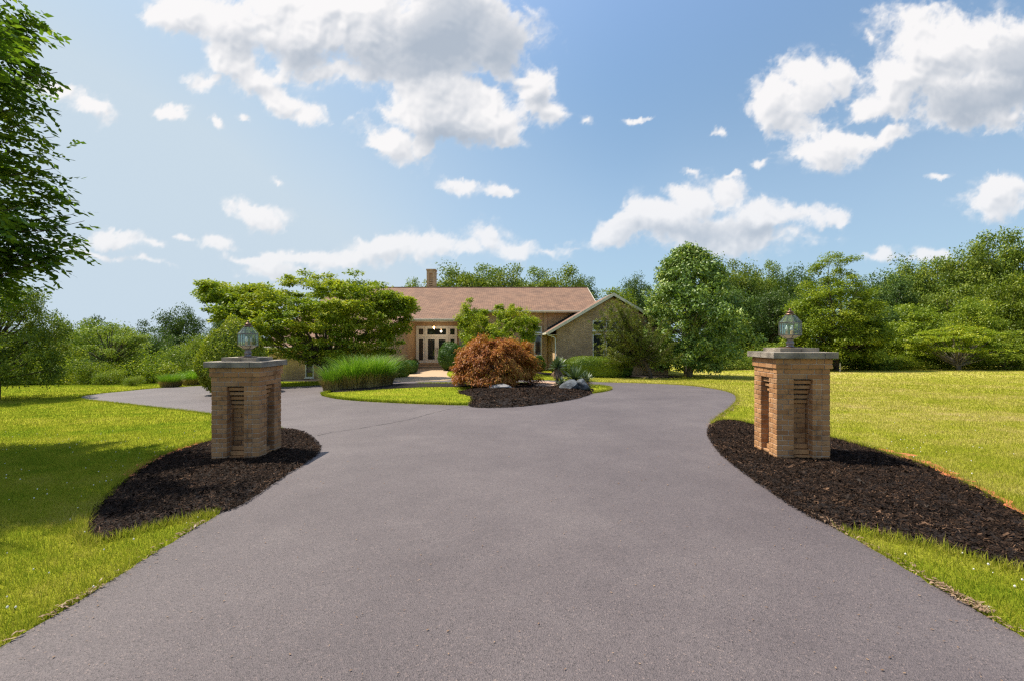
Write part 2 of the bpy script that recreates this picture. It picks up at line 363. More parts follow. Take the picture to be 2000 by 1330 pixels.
def lawn_mat(name='lawn_grass', blade=False):
    m, nt, N, L = mat_new(name)
    tc = N('ShaderNodeTexCoord'); V = tc.outputs['Object']; geo = N('ShaderNodeNewGeometry')
    def noise(s, d, r=.5, sc=None):
        n = N('ShaderNodeTexNoise'); n.inputs['Scale'].default_value = s; n.inputs['Detail'].default_value = d; n.inputs['Roughness'].default_value = r
        if sc:
            mp = N('ShaderNodeMapping'); mp.inputs['Scale'].default_value = sc; L(V, mp.inputs[0]); L(mp.outputs[0], n.inputs['Vector'])
        else: L(V, n.inputs['Vector'])
        return n
    big = noise(.22, 5, .6, (1, .6, 1)); mid = noise(1.6, 6, .65); stripes = noise(.5, 4, .6, (.12, 1.6, 1))
    sp = N('ShaderNodeSeparateXYZ'); L(V, sp.inputs[0])
    # the field right of the drive is drier than the lawn on the left
    dx = N('ShaderNodeMapRange'); dx.interpolation_type = 'SMOOTHSTEP'; L(sp.outputs[0], dx.inputs[0]); dx.inputs[1].default_value = -1; dx.inputs[2].default_value = 9; dx.inputs[4].default_value = .30
    def MA(a, k, c):
        n = N('ShaderNodeMath'); n.operation = 'MULTIPLY_ADD'; L(a, n.inputs[0]); n.inputs[1].default_value = k
        if isinstance(c, (int, float)): n.inputs[2].default_value = c
        else: L(c, n.inputs[2])
        return n.outputs[0]
    x = MA(big.outputs['Fac'], .85, dx.outputs[0]); x = MA(mid.outputs['Fac'], .95, x); x = MA(stripes.outputs['Fac'], .6, x)
    if blade: x = MA(geo.outputs['Random Per Island'], .5, x)
    else: x = MA(noise(28, 4, .7).outputs['Fac'], .5, x)
    x = MA(x, .8, -.80)
    r = ramp_node(nt, [(.0, (.100, .180, .014)), (.22, (.200, .265, .018)), (.45, (.330, .340, .030)), (.65, (.42, .385, .075)), (.85, (.50, .41, .15)), (1, (.53, .41, .21))])
    L(x, r.inputs[0])
    o = N('ShaderNodeOutputMaterial')
    if blade:
        d = N('ShaderNodeBsdfDiffuse'); t = N('ShaderNodeBsdfTranslucent'); L(r.outputs[0], d.inputs[0]); L(r.outputs[0], t.inputs[0])
        m1 = N('ShaderNodeMixShader'); m1.inputs[0].default_value = .4; L(d.outputs[0], m1.inputs[1]); L(t.outputs[0], m1.inputs[2]); L(m1.outputs[0], o.inputs[0])
    else:
        d = N('ShaderNodeBsdfPrincipled'); d.inputs['Roughness'].default_value = 1; d.inputs['Specular IOR Level'].default_value = 0
        L(r.outputs[0], d.inputs['Base Color'])
        b = N('ShaderNodeBump'); b.inputs['Strength'].default_value = .9; b.inputs['Distance'].default_value = .06
        L(noise(16, 6, .8).outputs['Fac'], b.inputs['Height']); L(b.outputs[0], d.inputs['Normal'])
        L(d.outputs[0], o.inputs[0])
    return m

def glass_mat():
    m, nt, N, L = mat_new('lantern_glass')
    t = N('ShaderNodeBsdfTransparent'); t.inputs[0].default_value = (.80, .88, .86, 1)
    g = N('ShaderNodeBsdfGlossy'); g.inputs['Roughness'].default_value = .04; g.inputs[0].default_value = (.9, .97, 1, 1)
    fr = N('ShaderNodeLayerWeight'); fr.inputs[0].default_value = .35
    mr = N('ShaderNodeMapRange'); L(fr.outputs['Fresnel'], mr.inputs[0]); mr.inputs[3].default_value = .05; mr.inputs[4].default_value = .45
    m1 = N('ShaderNodeMixShader'); L(mr.outputs[0], m1.inputs[0]); L(t.outputs[0], m1.inputs[1]); L(g.outputs[0], m1.inputs[2])
    o = N('ShaderNodeOutputMaterial'); L(m1.outputs[0], o.inputs[0]); return m

MAT = {}
MAT['asphalt'] = asphalt_mat(); MAT['lawn'] = lawn_mat(); MAT['blade'] = lawn_mat('grass_blades', True)
MAT['mulch'] = plain('mulch', (.018, .013, .011), .95, var=.5, scale=30, bump=1.0, bscale=60, spec=.2)
MAT['chip'] = leaf_mat('mulch_chip', [(0, (.009, .0065, .005)), (.5, (.022, .0145, .011)), (.84, (.050, .030, .020)), (1, (.19, .11, .065))], trans=0, gloss=.004, namp=.2, nscale=3)
MAT['clay'] = plain('red_clay', (.45, .14, .045), .95, var=.35, scale=8, bump=.6)
MAT['thatch'] = plain('dry_thatch', (.42, .27, .16), .95, var=.35, scale=14, bump=.8)
MAT['straw'] = plain('straw_mulch', (.42, .27, .18), .95, var=.4, scale=9, bump=.8)
MAT['walk'] = plain('tan_concrete', (.42, .29, .17), .85, var=.10, scale=2.5, bump=.2)
MAT['crack'] = plain('dark_seam', (.02, .018, .018), .9)
MAT['pbrick'] = brick_island_mat('pillar_brick', [(0, (.30, .145, .060)), (.35, (.38, .190, .080)), (.7, (.44, .230, .100)), (1, (.34, .19, .095))])
MAT['mortar'] = plain('mortar', (.36, .29, .23), .95, var=.55, scale=5, bump=.6)
MAT['capstone'] = plain('weathered_capstone', (.23, .195, .155), .85, var=.5, scale=5, bump=.6, bscale=70)
MAT['hbrick'] = wall_mat('tan_brick', (.66, .45, .26), (.50, .33, .18), (.27, .195, .13))
MAT['roofy'] = wall_mat('brown_shingle', (.28, .165, .108), (.20, .115, .078), (.11, .068, .05), .36, .19, roof='y')
MAT['roofx'] = wall_mat('brown_shingle_side', (.28, .165, .108), (.20, .115, .078), (.11, .068, .05), .36, .19, roof='x')
MAT['trim'] = plain('cream_trim', (.62, .57, .44), .5, var=.05)
MAT['white'] = plain('white_paint', (.84, .82, .76), .45, var=.04)
MAT['pane'] = plain('window_glass', (.02, .025, .03), .04, spec=1.0, var=.3, scale=.8)
MAT['dark'] = plain('black_flashing', (.012, .011, .012), .6)
MAT['patina'] = plain('weathered_pewter', (.22, .19, .20), .5, metal=.6, var=.35, scale=25, bump=.4)
MAT['bronze'] = plain('aged_bronze', (.16, .09, .06), .45, metal=.7, var=.35, scale=25)
MAT['caming'] = plain('lantern_caming', (.16, .145, .13), .35, metal=.7, var=.3, scale=30)
MAT['enamel'] = plain('lantern_base_panel', (.55, .50, .42), .35, var=.15)
MAT['glass'] = glass_mat()
MAT['bulb'] = plain('bulb_glass', (.75, .74, .70), .2, var=.02)
MAT['candle'] = plain('candle_sleeve', (.62, .40, .16), .5, var=.1)
MAT['lit'] = plain('lit_porch_lamp', (.9, .6, .3), .4, emit=((1, .55, .18), 6.0))
MAT['rock'] = plain('grey_fieldstone', (.20, .19, .19), .9, var=.45, scale=4, bump=.9, bscale=14)
MAT['rock2'] = plain('dark_blue_boulder', (.075, .085, .095), .85, var=.6, scale=5, bump=.9, bscale=10)
MAT['bark'] = plain('bark', (.085, .062, .048), .95, var=.4, scale=6, bump=.9, bscale=18)
MAT['barkl'] = plain('pale_bark', (.17, .14, .115), .95, var=.35, scale=6, bump=.9, bscale=18)
MAT['post'] = plain('grey_post', (.30, .27, .24), .9)
MAT['clover'] = plain('clover_bloom', (.70, .66, .58), .8)
G1 = lambda a, b, c, d: [(0, a), (.35, b), (.7, c), (1, d)]
MAT['near'] = leaf_mat('leaf_near_tree', G1((.050,.115,.016), (.090,.175,.020), (.165,.255,.026), (.30,.36,.04)), .48, .03, .5)
MAT['mapleg'] = leaf_mat('leaf_green_maple', G1((0.093,0.167,0.012), (0.209,0.296,0.017), (0.370,0.413,0.027), (0.542,0.468,0.049)), .42, .02, tcol=1.4)
MAT['mapleo'] = leaf_mat('leaf_orange_maple', [(0, (.20,.045,.025)), (.25, (.36,.105,.035)), (.55, (.54,.21,.045)), (.8, (.50,.28,.05)), (1, (.22,.20,.04))], .38, .02, tcol=1.3)
MAT['magn'] = leaf_mat('leaf_magnolia', G1((0.038,0.089,0.017), (0.096,0.177,0.025), (0.204,0.293,0.040), (0.410,0.423,0.122)), .25, .05, .5)
MAT['junip'] = leaf_mat('leaf_juniper', G1((.055,.085,.015), (.120,.160,.020), (.200,.230,.028), (.30,.25,.05)), .28, .02)
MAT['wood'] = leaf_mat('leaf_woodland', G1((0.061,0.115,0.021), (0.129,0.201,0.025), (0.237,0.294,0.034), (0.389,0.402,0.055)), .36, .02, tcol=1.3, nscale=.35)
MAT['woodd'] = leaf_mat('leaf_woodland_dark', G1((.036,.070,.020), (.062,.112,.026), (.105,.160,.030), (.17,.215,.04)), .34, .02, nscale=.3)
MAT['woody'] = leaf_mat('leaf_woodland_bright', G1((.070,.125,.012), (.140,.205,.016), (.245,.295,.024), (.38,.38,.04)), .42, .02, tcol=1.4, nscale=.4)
MAT['bush'] = leaf_mat('leaf_bush', G1((.055,.115,.010), (.140,.215,.014), (.32,.37,.024), (.50,.47,.05)), .40, .02)
MAT['mound'] = leaf_mat('leaf_mound', G1((0.115,0.184,0.014), (0.253,0.333,0.021), (0.483,0.506,0.040), (0.667,0.575,0.081)), .42, .03)
MAT['box'] = leaf_mat('leaf_boxwood', G1((0.034,0.086,0.016), (0.060,0.132,0.020), (0.103,0.190,0.023), (0.172,0.253,0.034)), .28, .03)
MAT['hedge'] = leaf_mat('leaf_hedge', G1((0.078,0.156,0.012), (0.162,0.252,0.016), (0.288,0.360,0.022), (0.408,0.432,0.036)), .32, .03)
MAT['ogr'] = leaf_mat('ornamental_blade', G1((.060,.16,.012), (.120,.27,.016), (.23,.40,.035), (.42,.52,.11)), .38, .03, nscale=2, namp=.2)
MAT['dry'] = leaf_mat('dry_blade', [(0, (.16,.13,.04)), (.5, (.30,.23,.09)), (1, (.48,.38,.17))], .2, .02)
MAT['yuc'] = leaf_mat('yucca_blade', G1((.045,.085,.040), (.075,.125,.050), (.12,.165,.07), (.22,.22,.11)), .15, .08)
MAT['ydead'] = leaf_mat('yucca_dead_blade', [(0, (.16,.10,.065)), (.5, (.30,.19,.12)), (1, (.44,.31,.20))], .1, .03)

# ------------------------------------------------------------------ terrain
CP = np.array([(0,0,0),(0,-6,0),(-8,-4,0),(8,-4,0),(-5,2,-.02),(5,2,.0),(0,3,0),(0,6.5,-.04),(-4,6.6,-.16),(4,6.2,-.02),(9,6,.0),(-9,6,-.28),
 (-1.5,12.8,-.2),(3,12.5,-.16),(2,16.5,-.25),(7.7,15.7,-.25),(-8,13,-.42),(-3.8,20.5,-.27),(5,22,-.45),(-17,18,-.68),(-12,22,-.68),(-28,26,-.98),(-22,22,-.82),
 (-7,36,-.60),(-12,30,-.95),(-17,30,-1.05),(1,37.5,-.75),(5,31,-.82),(8,32.5,-.85),(12,33,-.92),(20,38,-1.0),(30,40,-1.0),(45,40,-.85),(14,24,-.60),(20,20,-.45),(20,10,-.12),
 (-30,38,-2.6),(-18,40,-1.6),(-40,26,-1.3),(-50,60,-6),(-20,70,-4),(0,60,-1.2),(30,60,-1.6),(70,60,-1.2),(70,30,-.6),(-60,10,-1.8),(0,120,-5),(100,120,-3),(-110,110,-10),(40,-20,0),(-40,-20,-.5)], dtype=float)
def _tps(P, z, lam=1e-3):
    n = len(P); d = np.linalg.norm(P[:, None]-P[None], axis=2)
    K = np.where(d > 0, d*d*np.log(d+1e-12), 0) + lam*np.eye(n)
    Q = np.c_[np.ones(n), P]; A = np.block([[K, Q], [Q.T, np.zeros((3, 3))]])
    return np.linalg.solve(A, np.r_[z, 0, 0, 0])
_W = _tps(CP[:, :2]/10, CP[:, 2], .05)
def hgt(x, y):
    x = np.asarray(x, float); y = np.asarray(y, float); sh = x.shape
    q = np.c_[x.ravel(), y.ravel()]/10; q[:, 0] = np.clip(q[:, 0], -11, 11); q[:, 1] = np.clip(q[:, 1], -2, 12)
    out = np.empty(len(q))
    for s in range(0, len(q), 20000):
        b = q[s:s+20000]; d = np.linalg.norm(b[:, None]-CP[None, :, :2]/10, axis=2)
        out[s:s+20000] = np.where(d > 0, d*d*np.log(d+1e-12), 0)@_W[:-3] + _W[-3] + b@_W[-2:]
    return out.reshape(sh) if sh else float(out[0])
_ys = np.concatenate([np.arange(1.2, 12, .02), np.arange(12, 60, .06)])
def G(px, py):
    """where the sight line through that point of the photograph meets the ground"""
    u = (px-1000)/F; v = (665-py)/F
    g = hgt(u*_ys, _ys); ray = CAMZ + v*_ys
    k = np.nonzero(ray <= g)[0]
    y = _ys[k[0]] if len(k) else _ys[-1]
    return (u*y, y)
def GP(pts): return [G(*p) for p in pts]
def at(px, py, y): return ((px-1000)/F*y, y, CAMZ+(665-py)/F*y)

def smooth_poly(P, it=2, closed=True):
    P = np.array(P, float)
    for _ in range(it):
        if closed:
            Q = np.roll(P, -1, 0); P = np.stack([.75*P+.25*Q, .25*P+.75*Q], 1).reshape(-1, 2)
        else:
            a, b = P[:-1], P[1:]; P = np.r_[P[:1], np.stack([.75*a+.25*b, .25*a+.75*b], 1).reshape(-1, 2), P[-1:]]
    return P
def resample(P, step):
    out = []
    for a, b in zip(P, np.roll(P, -1, 0)):
        n = max(1, int(np.linalg.norm(b-a)/step))
        for k in range(n): out.append(a+(b-a)*k/n)
    return np.array(out)
def inside(P, x, y):
    c = np.zeros(len(x), bool)
    for (x0, y0), (x1, y1) in zip(P, np.roll(P, -1, 0)):
        if y0 == y1: continue
        t = ((y0 > y) != (y1 > y)); c ^= t & (x < (x1-x0)*(y-y0)/(y1-y0)+x0)
    return c
def edge_dist(P, x, y):
    d = np.full(len(x), 1e9); q = np.c_[x, y]
    for a, b in zip(P, np.roll(P, -1, 0)):
        ab = b-a; l = ab@ab
        if l < 1e-12: continue
        t = np.clip((q-a)@ab/l, 0, 1); d = np.minimum(d, np.linalg.norm(q-(a+t[:, None]*ab), axis=1))
    return d
def sheet(name, P, off, mat, holes=(), jag=0.0, mound=0.0, mw=.5, grid=None, rough=0.0, step=.35, edge=-.02, **tags):
    """a ground sheet over a polygon, draped on the terrain, its rim tucked a little into the ground"""
    P = resample(P, step); hs = [resample(h, step) for h in holes]
    if jag: P = P+R.normal(0, jag, P.shape)
    lo, hi = P.min(0), P.max(0)
    g = grid or .5
    X, Y = np.meshgrid(np.arange(lo[0], hi[0], g), np.arange(lo[1], hi[1], g)); X = X.ravel(); Y = Y.ravel()
    X = X+R.uniform(-.2, .2, len(X))*g; Y = Y+R.uniform(-.2, .2, len(Y))*g
    k = inside(P, X, Y) & (edge_dist(P, X, Y) > g*.35)
    for h in hs: k &= ~inside(h, X, Y) & (edge_dist(h, X, Y) > g*.35)
    X, Y = X[k], Y[k]
    verts = [Vector(p) for p in P]; edges = [(i, (i+1) % len(P)) for i in range(len(P))]
    for h in hs:
        b = len(verts); verts += [Vector(p) for p in h]; edges += [(b+i, b+(i+1) % len(h)) for i in range(len(h))]
    verts += [Vector((a, b)) for a, b in zip(X, Y)]
    vo, _, fo, _, _, _ = delaunay_2d_cdt(verts, edges, [], 0, 1e-6)
    v = np.array([tuple(p) for p in vo]); f = np.array([q for q in fo if len(q) == 3])
    c = v[f].mean(1); k = inside(P, c[:, 0], c[:, 1])
    for h in hs: k &= ~inside(h, c[:, 0], c[:, 1])
    f = f[k]
    ed = edge_dist(P, v[:, 0], v[:, 1])
    z = hgt(v[:, 0], v[:, 1]) + off
    if mound:
        t = np.clip(ed/mw, 0, 1); z += mound*t*t*(3-2*t)
    if rough: z += R.uniform(-rough, rough, len(z))*np.clip(ed/.1, 0, 1)
    z = np.where(ed < 1e-4, z+edge, z)
    o = obj(name, raw_mesh(name, np.c_[v, z], f, mat, True)); tag(o, kind='structure'); return o
def ribbon(name, pts, w, off, mat, jit=0.3, step=.08, seed=1):
    r = np.random.default_rng(seed)
    P = np.array(pts, float); out = []
    for a, b in zip(P[:-1], P[1:]):
        n = max(1, int(np.linalg.norm(b-a)/step))
        for k in range(n): out.append(a+(b-a)*k/n)
    P = np.array(out+[P[-1]]); T = np.gradient(P, axis=0); T /= np.linalg.norm(T, axis=1)[:, None]+1e-9
    Nn = np.c_[-T[:, 1], T[:, 0]]; ww = w*(1+r.uniform(-jit, jit, len(P)))/2
    C = P + Nn*(r.normal(0, w*jit, len(P)))[:, None]
    A = C+Nn*ww[:, None]; B = C-Nn*ww[:, None]
    V = np.r_[np.c_[A, hgt(A[:, 0], A[:, 1])+off], np.c_[B, hgt(B[:, 0], B[:, 1])+off]]; n = len(P)
    Fq = np.array([(i, n+i, n+i+1, i+1) for i in range(n-1)])
    return tag(obj(name, raw_mesh(name, V, Fq, mat)), kind='structure')

# lawn: one sheet to the horizon, fine near the camera
def axis(lo, hi, segs):
    a = []
    for x0, x1, s in segs: a += list(np.arange(x0, x1, s))
    return np.array(a+[hi])
xs = axis(-900, 900, [(-900,-120,60),(-120,-40,4),(-40,-22,1),(-22,22,.4),(22,40,1),(40,120,4),(120,900,60)])
ysx = axis(-60, 1500, [(-60,-10,10),(-10,0,1),(0,28,.4),(28,50,.8),(50,120,4),(120,1500,80)])
X, Y = np.meshgrid(xs, ysx); Z = hgt(X, Y)
ny, nx = X.shape; idx = np.arange(nx*ny).reshape(ny, nx)
Fq = np.stack([idx[:-1, :-1], idx[:-1, 1:], idx[1:, 1:], idx[1:, :-1]], -1).reshape(-1, 4)
tag(obj('lawn', raw_mesh('lawn', np.c_[X.ravel(), Y.ravel(), Z.ravel()], Fq, MAT['lawn'], True)), kind='structure')

left_edge = GP([(-250,1420),(30,1252),(200,1150),(330,1065),(440,998),(520,945),(600,895),(622,880),(612,862),(560,838),(420,808),(300,795),(220,786),(145,778)])
back_edge = GP([(180,770),(255,763),(300,758),(390,753),(470,752),(560,756),(640,751),(735,744),(850,741),(950,741),(1060,742),(1160,746),(1250,748),(1340,752),(1400,760),(1435,769),(1440,782)])
right_edge = GP([(1425,798),(1395,818),(1383,838),(1384,852),(1400,872),(1430,900),(1500,950),(1560,993),(1640,1038),(1760,1108),(1860,1168),(2000,1250),(2250,1400)])
DRIVE = smooth_poly(left_edge+back_edge+right_edge+[(4.5,1.2),(7.0,-5.0),(-7.0,-5.0),(-4.2,1.0)], 2)
ISLAND = smooth_poly(GP([(620,771),(650,779),(700,784),(780,788),(850,791),(920,793),(980,792),(1040,787),(1100,778),(1150,770),(1190,764),(1198,759),(1170,754),(1100,750),(1000,750),(890,750),(790,751),(720,755),(650,764)]), 2)
WALK = smooth_poly(GP([(745,747),(775,737),(800,727),(812,719)])+[(-7.9,36.4),(-4.6,36.4)]+GP([(886,719),(872,727),(874,735),(900,744)]), 1)
MR_ = smooth_poly(GP([(1376,842),(1397,822),(1440,822),(1475,833),(1620,856),(1660,866),(1720,885),(1790,905),(1860,935),(1920,965),(2000,1012),(2090,1065),(2080,1130),(2000,1112),(1960,1107),(1900,1090),(1860,1076),(1780,1060),(1700,1045),(1640,1040),(1555,1000),(1490,955),(1420,904),(1392,874)]), 2)
ML_ = smooth_poly(GP([(165,1052),(180,1000),(225,955),(290,905),(350,880),(420,860),(470,845),(560,836),(600,846),(624,866),(628,884),(606,902),(568,925),(527,953),(465,998),(380,1012),(300,1030),(240,1046),(200,1060)]), 2)
MI_ = smooth_poly(GP([(888,769),(905,764),(928,758),(965,751),(1020,752),(1100,752),(1150,757),(1166,767),(1132,780),(1060,791),(985,798),(905,797),(921,783),(915,775)]), 2)
MS_ = smooth_poly(GP([(640,769),(700,765),(760,761),(840,758),(925,758),(930,751),(850,751),(775,751),(700,757),(650,764)]), 1)
STRAW = smooth_poly(GP([(1020,755),(1040,751),(1085,752),(1100,757),(1085,762),(1050,763)]), 2)
HB1 = smooth_poly([(3.0,30.0),(5,29.6),(8,29.4),(11,29.6),(11.6,30.5),(11.4,32.6),(3.2,32.6),(1.5,34),(.5,37.4),(-1,37.4),(1.5,32.5)], 1)
HB2 = smooth_poly([(-15.5,29.2),(-12,27.5),(-9.5,27.6),(-8.3,29),(-8.3,30.2),(-15.5,30.2)], 1)
sheet('driveway', DRIVE, .014, MAT['asphalt'], holes=[ISLAND], grid=.4, step=.07, edge=-.006, jag=.008)
sheet('island_lawn', ISLAND, .035, MAT['lawn'], grid=.3, step=.12, edge=-.05)
sheet('walkway', WALK, .022, MAT['walk'], grid=.4, step=.2, edge=0)
sheet('mulch_bed', MR_, .02, MAT['mulch'], mound=.025, mw=.4, grid=.06, rough=.012, step=.08, edge=-.05)
sheet('mulch_bed', ML_, .02, MAT['mulch'], mound=.025, mw=.4, grid=.06, rough=.012, step=.08, edge=-.05)
sheet('mulch_bed', MI_, .045, MAT['mulch'], mound=.10, mw=.8, grid=.14, rough=.015, step=.12, edge=-.05)
sheet('mulch_bed', MS_, .05, MAT['mulch'], mound=.04, mw=.4, grid=.2, rough=.01, step=.2, edge=-.05)
sheet('straw_patch', STRAW, .165, MAT['straw'], grid=.12, rough=.015, step=.12, edge=-.06)
sheet('mulch_bed', HB1, .02, MAT['mulch'], mound=.05, mw=.4, grid=.3, rough=.01, step=.3, edge=-.04)
sheet('mulch_bed', HB2, .02, MAT['mulch'], mound=.05, mw=.4, grid=.3, rough=.01, step=.3, edge=-.04)
ribbon('clay_strip', GP([(1712,880),(1760,890),(1800,905),(1850,928),(1880,944)]), .12, .035, MAT['clay'], .35, seed=2)
ribbon('clay_strip', GP([(1900,952),(1940,972),(1975,995),(2010,1018),(2060,1045)]), .07, .035, MAT['clay'], .4, seed=3)
ribbon('clay_strip', GP([(245,936),(290,905),(350,880),(395,866)]), .10, .035, MAT['clay'], .4, seed=4)
ribbon('road_seam', GP([(618,852),(650,845),(700,838),(760,828),(800,820),(850,806),(880,799),(925,791)]), .012, .017, MAT['crack'], .7, step=.1, seed=5)

# ------------------------------------------------------------------ grass blades, chips
def scatter(n, x0, x1, y0, y1):
    return R.uniform(x0, x1, n), R.uniform(y0, y1, n)
def lawn_mask(x, y):
    k = ~inside(DRIVE, x, y) | inside(ISLAND, x, y)
    for P in (MR_, ML_, MI_, MS_, STRAW, WALK, HB1, HB2): k &= ~inside(P, x, y)
    return k
def blades(x, y, h, w, lean=.5, off=0.0):
    n = len(x); z = hgt(x, y)+off; a = R.uniform(0, 2*np.pi, n); la = R.uniform(0, 2*np.pi, n); l = h*np.abs(R.normal(0, lean, n))
    dx, dy = np.cos(a)*w/2, np.sin(a)*w/2
    z0 = z-.01
    V = np.stack([np.c_[x-dx, y-dy, z0], np.c_[x+dx, y+dy, z0], np.c_[x+np.cos(la)*l, y+np.sin(la)*l, z+h]], 1).reshape(-1, 3)
    return V
VS = []
for (x0, x1, y0, y1, n) in [(-16,-1,-3,7,70000),(1,12,-3,7,40000),(-26,-8,7,18,45000),(8,26,7,18,45000)]:
    xx, yy = scatter(n, x0, x1, y0, y1); k = lawn_mask(xx, yy) & ((np.abs(xx) > 1.2*yy) | (yy < 1.5)); xx, yy = xx[k], yy[k]
    VS.append(blades(xx, yy, .04*R.uniform(.45, 1.35, len(xx)), .016*R.uniform(.7, 1.3, len(xx)), .6))
for (y0, y1, n, hh, ww) in [(1.5,4,170000,.036,.0055),(4,7,180000,.036,.007),(7,11,150000,.038,.010),(11,17,130000,.045,.016),(17,28,110000,.055,.028),(28,44,60000,.06,.05)]:
    t = R.uniform(0, 1, n); yy = y0+(y1-y0)*t; xx = R.uniform(-1.2, 1.2, n)*yy
    k = lawn_mask(xx, yy); xx, yy = xx[k], yy[k]; m = len(xx)
    off = np.where(inside(ISLAND, xx, yy), .03, 0.0)
    VS.append(blades(xx, yy, hh*R.uniform(.45, 1.35, m), ww*R.uniform(.7, 1.3, m), .55, off))
# ragged tufts where the lawn meets drive and beds
def fringe(P, n, h, w, spread):
    P = resample(P, .02); k = R.integers(0, len(P), n); q = P[k]+R.normal(0, spread, (n, 2))
    x, y = q[:, 0], q[:, 1]; kk = (y > 1.5) & (y < 24) & (np.abs(x) < 1.25*y); x, y = x[kk], y[kk]
    kk = lawn_mask(x, y); x, y = x[kk], y[kk]; m = len(x)
    if m: VS.append(blades(x, y, h*R.uniform(.5, 1.4, m), w*(1+y*.08), .6, np.where(inside(ISLAND, x, y), .03, 0)))
fringe(DRIVE, 60000, .06, .006, .05); fringe(ISLAND, 26000, .07, .010, .05); fringe(MR_, 22000, .07, .007, .05); fringe(ML_, 22000, .07, .007, .05)
V = np.concatenate(VS); Fq = np.arange(len(V)).reshape(-1, 3)
g_o = obj('grass', raw_mesh('grass', V, Fq, MAT['blade'])); tag(g_o, 'short mown yellow green grass on both sides of the drive', 'grass', kind='stuff')
# clover blooms
n = 300; yy = R.uniform(2.2, 10, n); xx = np.where(R.random(n) < .62, R.uniform(-1.15, -.5, n), R.uniform(.5, 1.15, n))*yy
k = lawn_mask(xx, yy); xx, yy = xx[k], yy[k]; zz = hgt(xx, yy)+.045
mb = MB()
for a, b, c in zip(xx, yy, zz):
    r = random.uniform(.0035, .0075); mb.lathe([(r*.5, c-r), (r, c), (r*.6, c+r)], a, b, 5)
tag(mb.build('clover', MAT['clover']), 'tiny white clover blooms dotted through the near grass', 'clover', kind='stuff')

def chips(P, n, mound, mw, base, smin, smax):
    lo, hi = P.min(0), P.max(0); x = R.uniform(lo[0], hi[0], n*3); y = R.uniform(lo[1], hi[1], n*3)
    k = inside(P, x, y); x, y = x[k][:n], y[k][:n]; n = len(x)
    ed = edge_dist(resample(P, .3), x, y); t = np.clip(ed/mw, 0, 1); z = hgt(x, y)+base+mound*t*t*(3-2*t)+R.uniform(.002, .02, n)
    a = R.uniform(0, 2*np.pi, n); e = R.normal(0, .35, n); L_ = R.uniform(smin, smax, n)*(1+(R.random(n) > .97)*1.3); W_ = L_*R.uniform(.10, .32, n)
    T = np.c_[np.cos(a)*np.cos(e), np.sin(a)*np.cos(e), np.sin(e)]; B = np.c_[-np.sin(a), np.cos(a), R.normal(0, .4, n)]
    c = np.c_[x, y, z]; T = T*L_[:, None]/2; B = B*W_[:, None]/2
    V = np.stack([c-T-B*.6, c-T*.7+B, c+T+B*.5, c+T*.8-B], 1).reshape(-1, 3)
    return V
V = np.concatenate([chips(MR_, 75000, .025, .4, .02, .012, .045), chips(ML_, 65000, .025, .4, .02, .012, .045)])
tag(obj('mulch_chips', raw_mesh('mulch_chips', V, np.arange(len(V)).reshape(-1, 4), MAT['chip'])), 'dark shredded bark chips covering the beds round both gate pillars', 'mulch', kind='stuff')
V = chips(MI_, 26000, .10, .8, .045, .03, .09)
tag(obj('mulch_chips', raw_mesh('island_mulch_chips', V, np.arange(len(V)).reshape(-1, 4), MAT['chip'])), 'dark shredded bark chips in the island bed in front of the orange maple', 'mulch', kind='stuff')

# grit, dry clippings and stray bark blown onto the asphalt
def litter(n, y0, y1, s0, s1):
    yy = R.uniform(y0, y1, n*4); xx = R.uniform(-1.1, 1.1, n*4)*yy; k = inside(DRIVE, xx, yy) & ~inside(ISLAND, xx, yy)
    for P in (ML_, MR_): k &= ~inside(P, xx, yy)
    ed = edge_dist(resample(DRIVE, .3), xx, yy); k &= R.random(len(xx)) < .12+.88*np.exp(-ed/.18)
    x, y = xx[k][:n], yy[k][:n]; m = len(x); z = hgt(x, y)+.0205; a = R.uniform(0, 6.28, m); L_ = R.uniform(s0, s1, m)/2; W_ = L_*R.uniform(.15, .6, m)
    T = np.c_[np.cos(a), np.sin(a), np.zeros(m)]*L_[:, None]; B = np.c_[-np.sin(a), np.cos(a), np.zeros(m)]*W_[:, None]; c = np.c_[x, y, z]
    return np.stack([c-T, c+B, c+T, c-B], 1).reshape(-1, 3)
def edge_litter(pts, n, spread, s0, s1, dx):
    P = np.array(pts); k = R.integers(0, len(P)-1, n); t = R.random(n)[:, None]; q = P[k]*(1-t)+P[k+1]*t+R.normal(0, spread, (n, 2)); q[:, 0] += dx
    k = R.random(n) < .15+.85*(np.sin(q[:, 1]*5.1)+np.sin(q[:, 1]*11.3+1) > .2); q = q[k]; m = len(q)
    z = hgt(q[:, 0], q[:, 1])+R.uniform(.018, .036, m); a = R.uniform(0, 6.28, m); L_ = R.uniform(s0, s1, m)/2; W_ = L_*R.uniform(.12, .5, m)
    T = np.c_[np.cos(a), np.sin(a), R.normal(0, .3, m)]*L_[:, None]; B = np.c_[-np.sin(a), np.cos(a), np.zeros(m)]*W_[:, None]; c = np.c_[q, z]
    return np.stack([c-T, c+B, c+T, c-B], 1).reshape(-1, 3)
V = np.concatenate([litter(900, 1.8, 5, .008, .022), litter(700, 5, 12, .012, .035),
    edge_litter(right_edge[7:], 1500, .022, .015, .05, .02), edge_litter(left_edge[:5], 600, .020, .015, .045, -.02), edge_litter(GP([(1383,838),(1395,818),(1425,798),(1440,782)]), 1500, .05, .02, .06, .05)])
tag(obj('dry_clippings', raw_mesh('dry_clippings', V, np.arange(len(V)).reshape(-1, 4), MAT['ydead'])), 'stray dry clippings and grit lying on the asphalt', 'litter', kind='stuff')

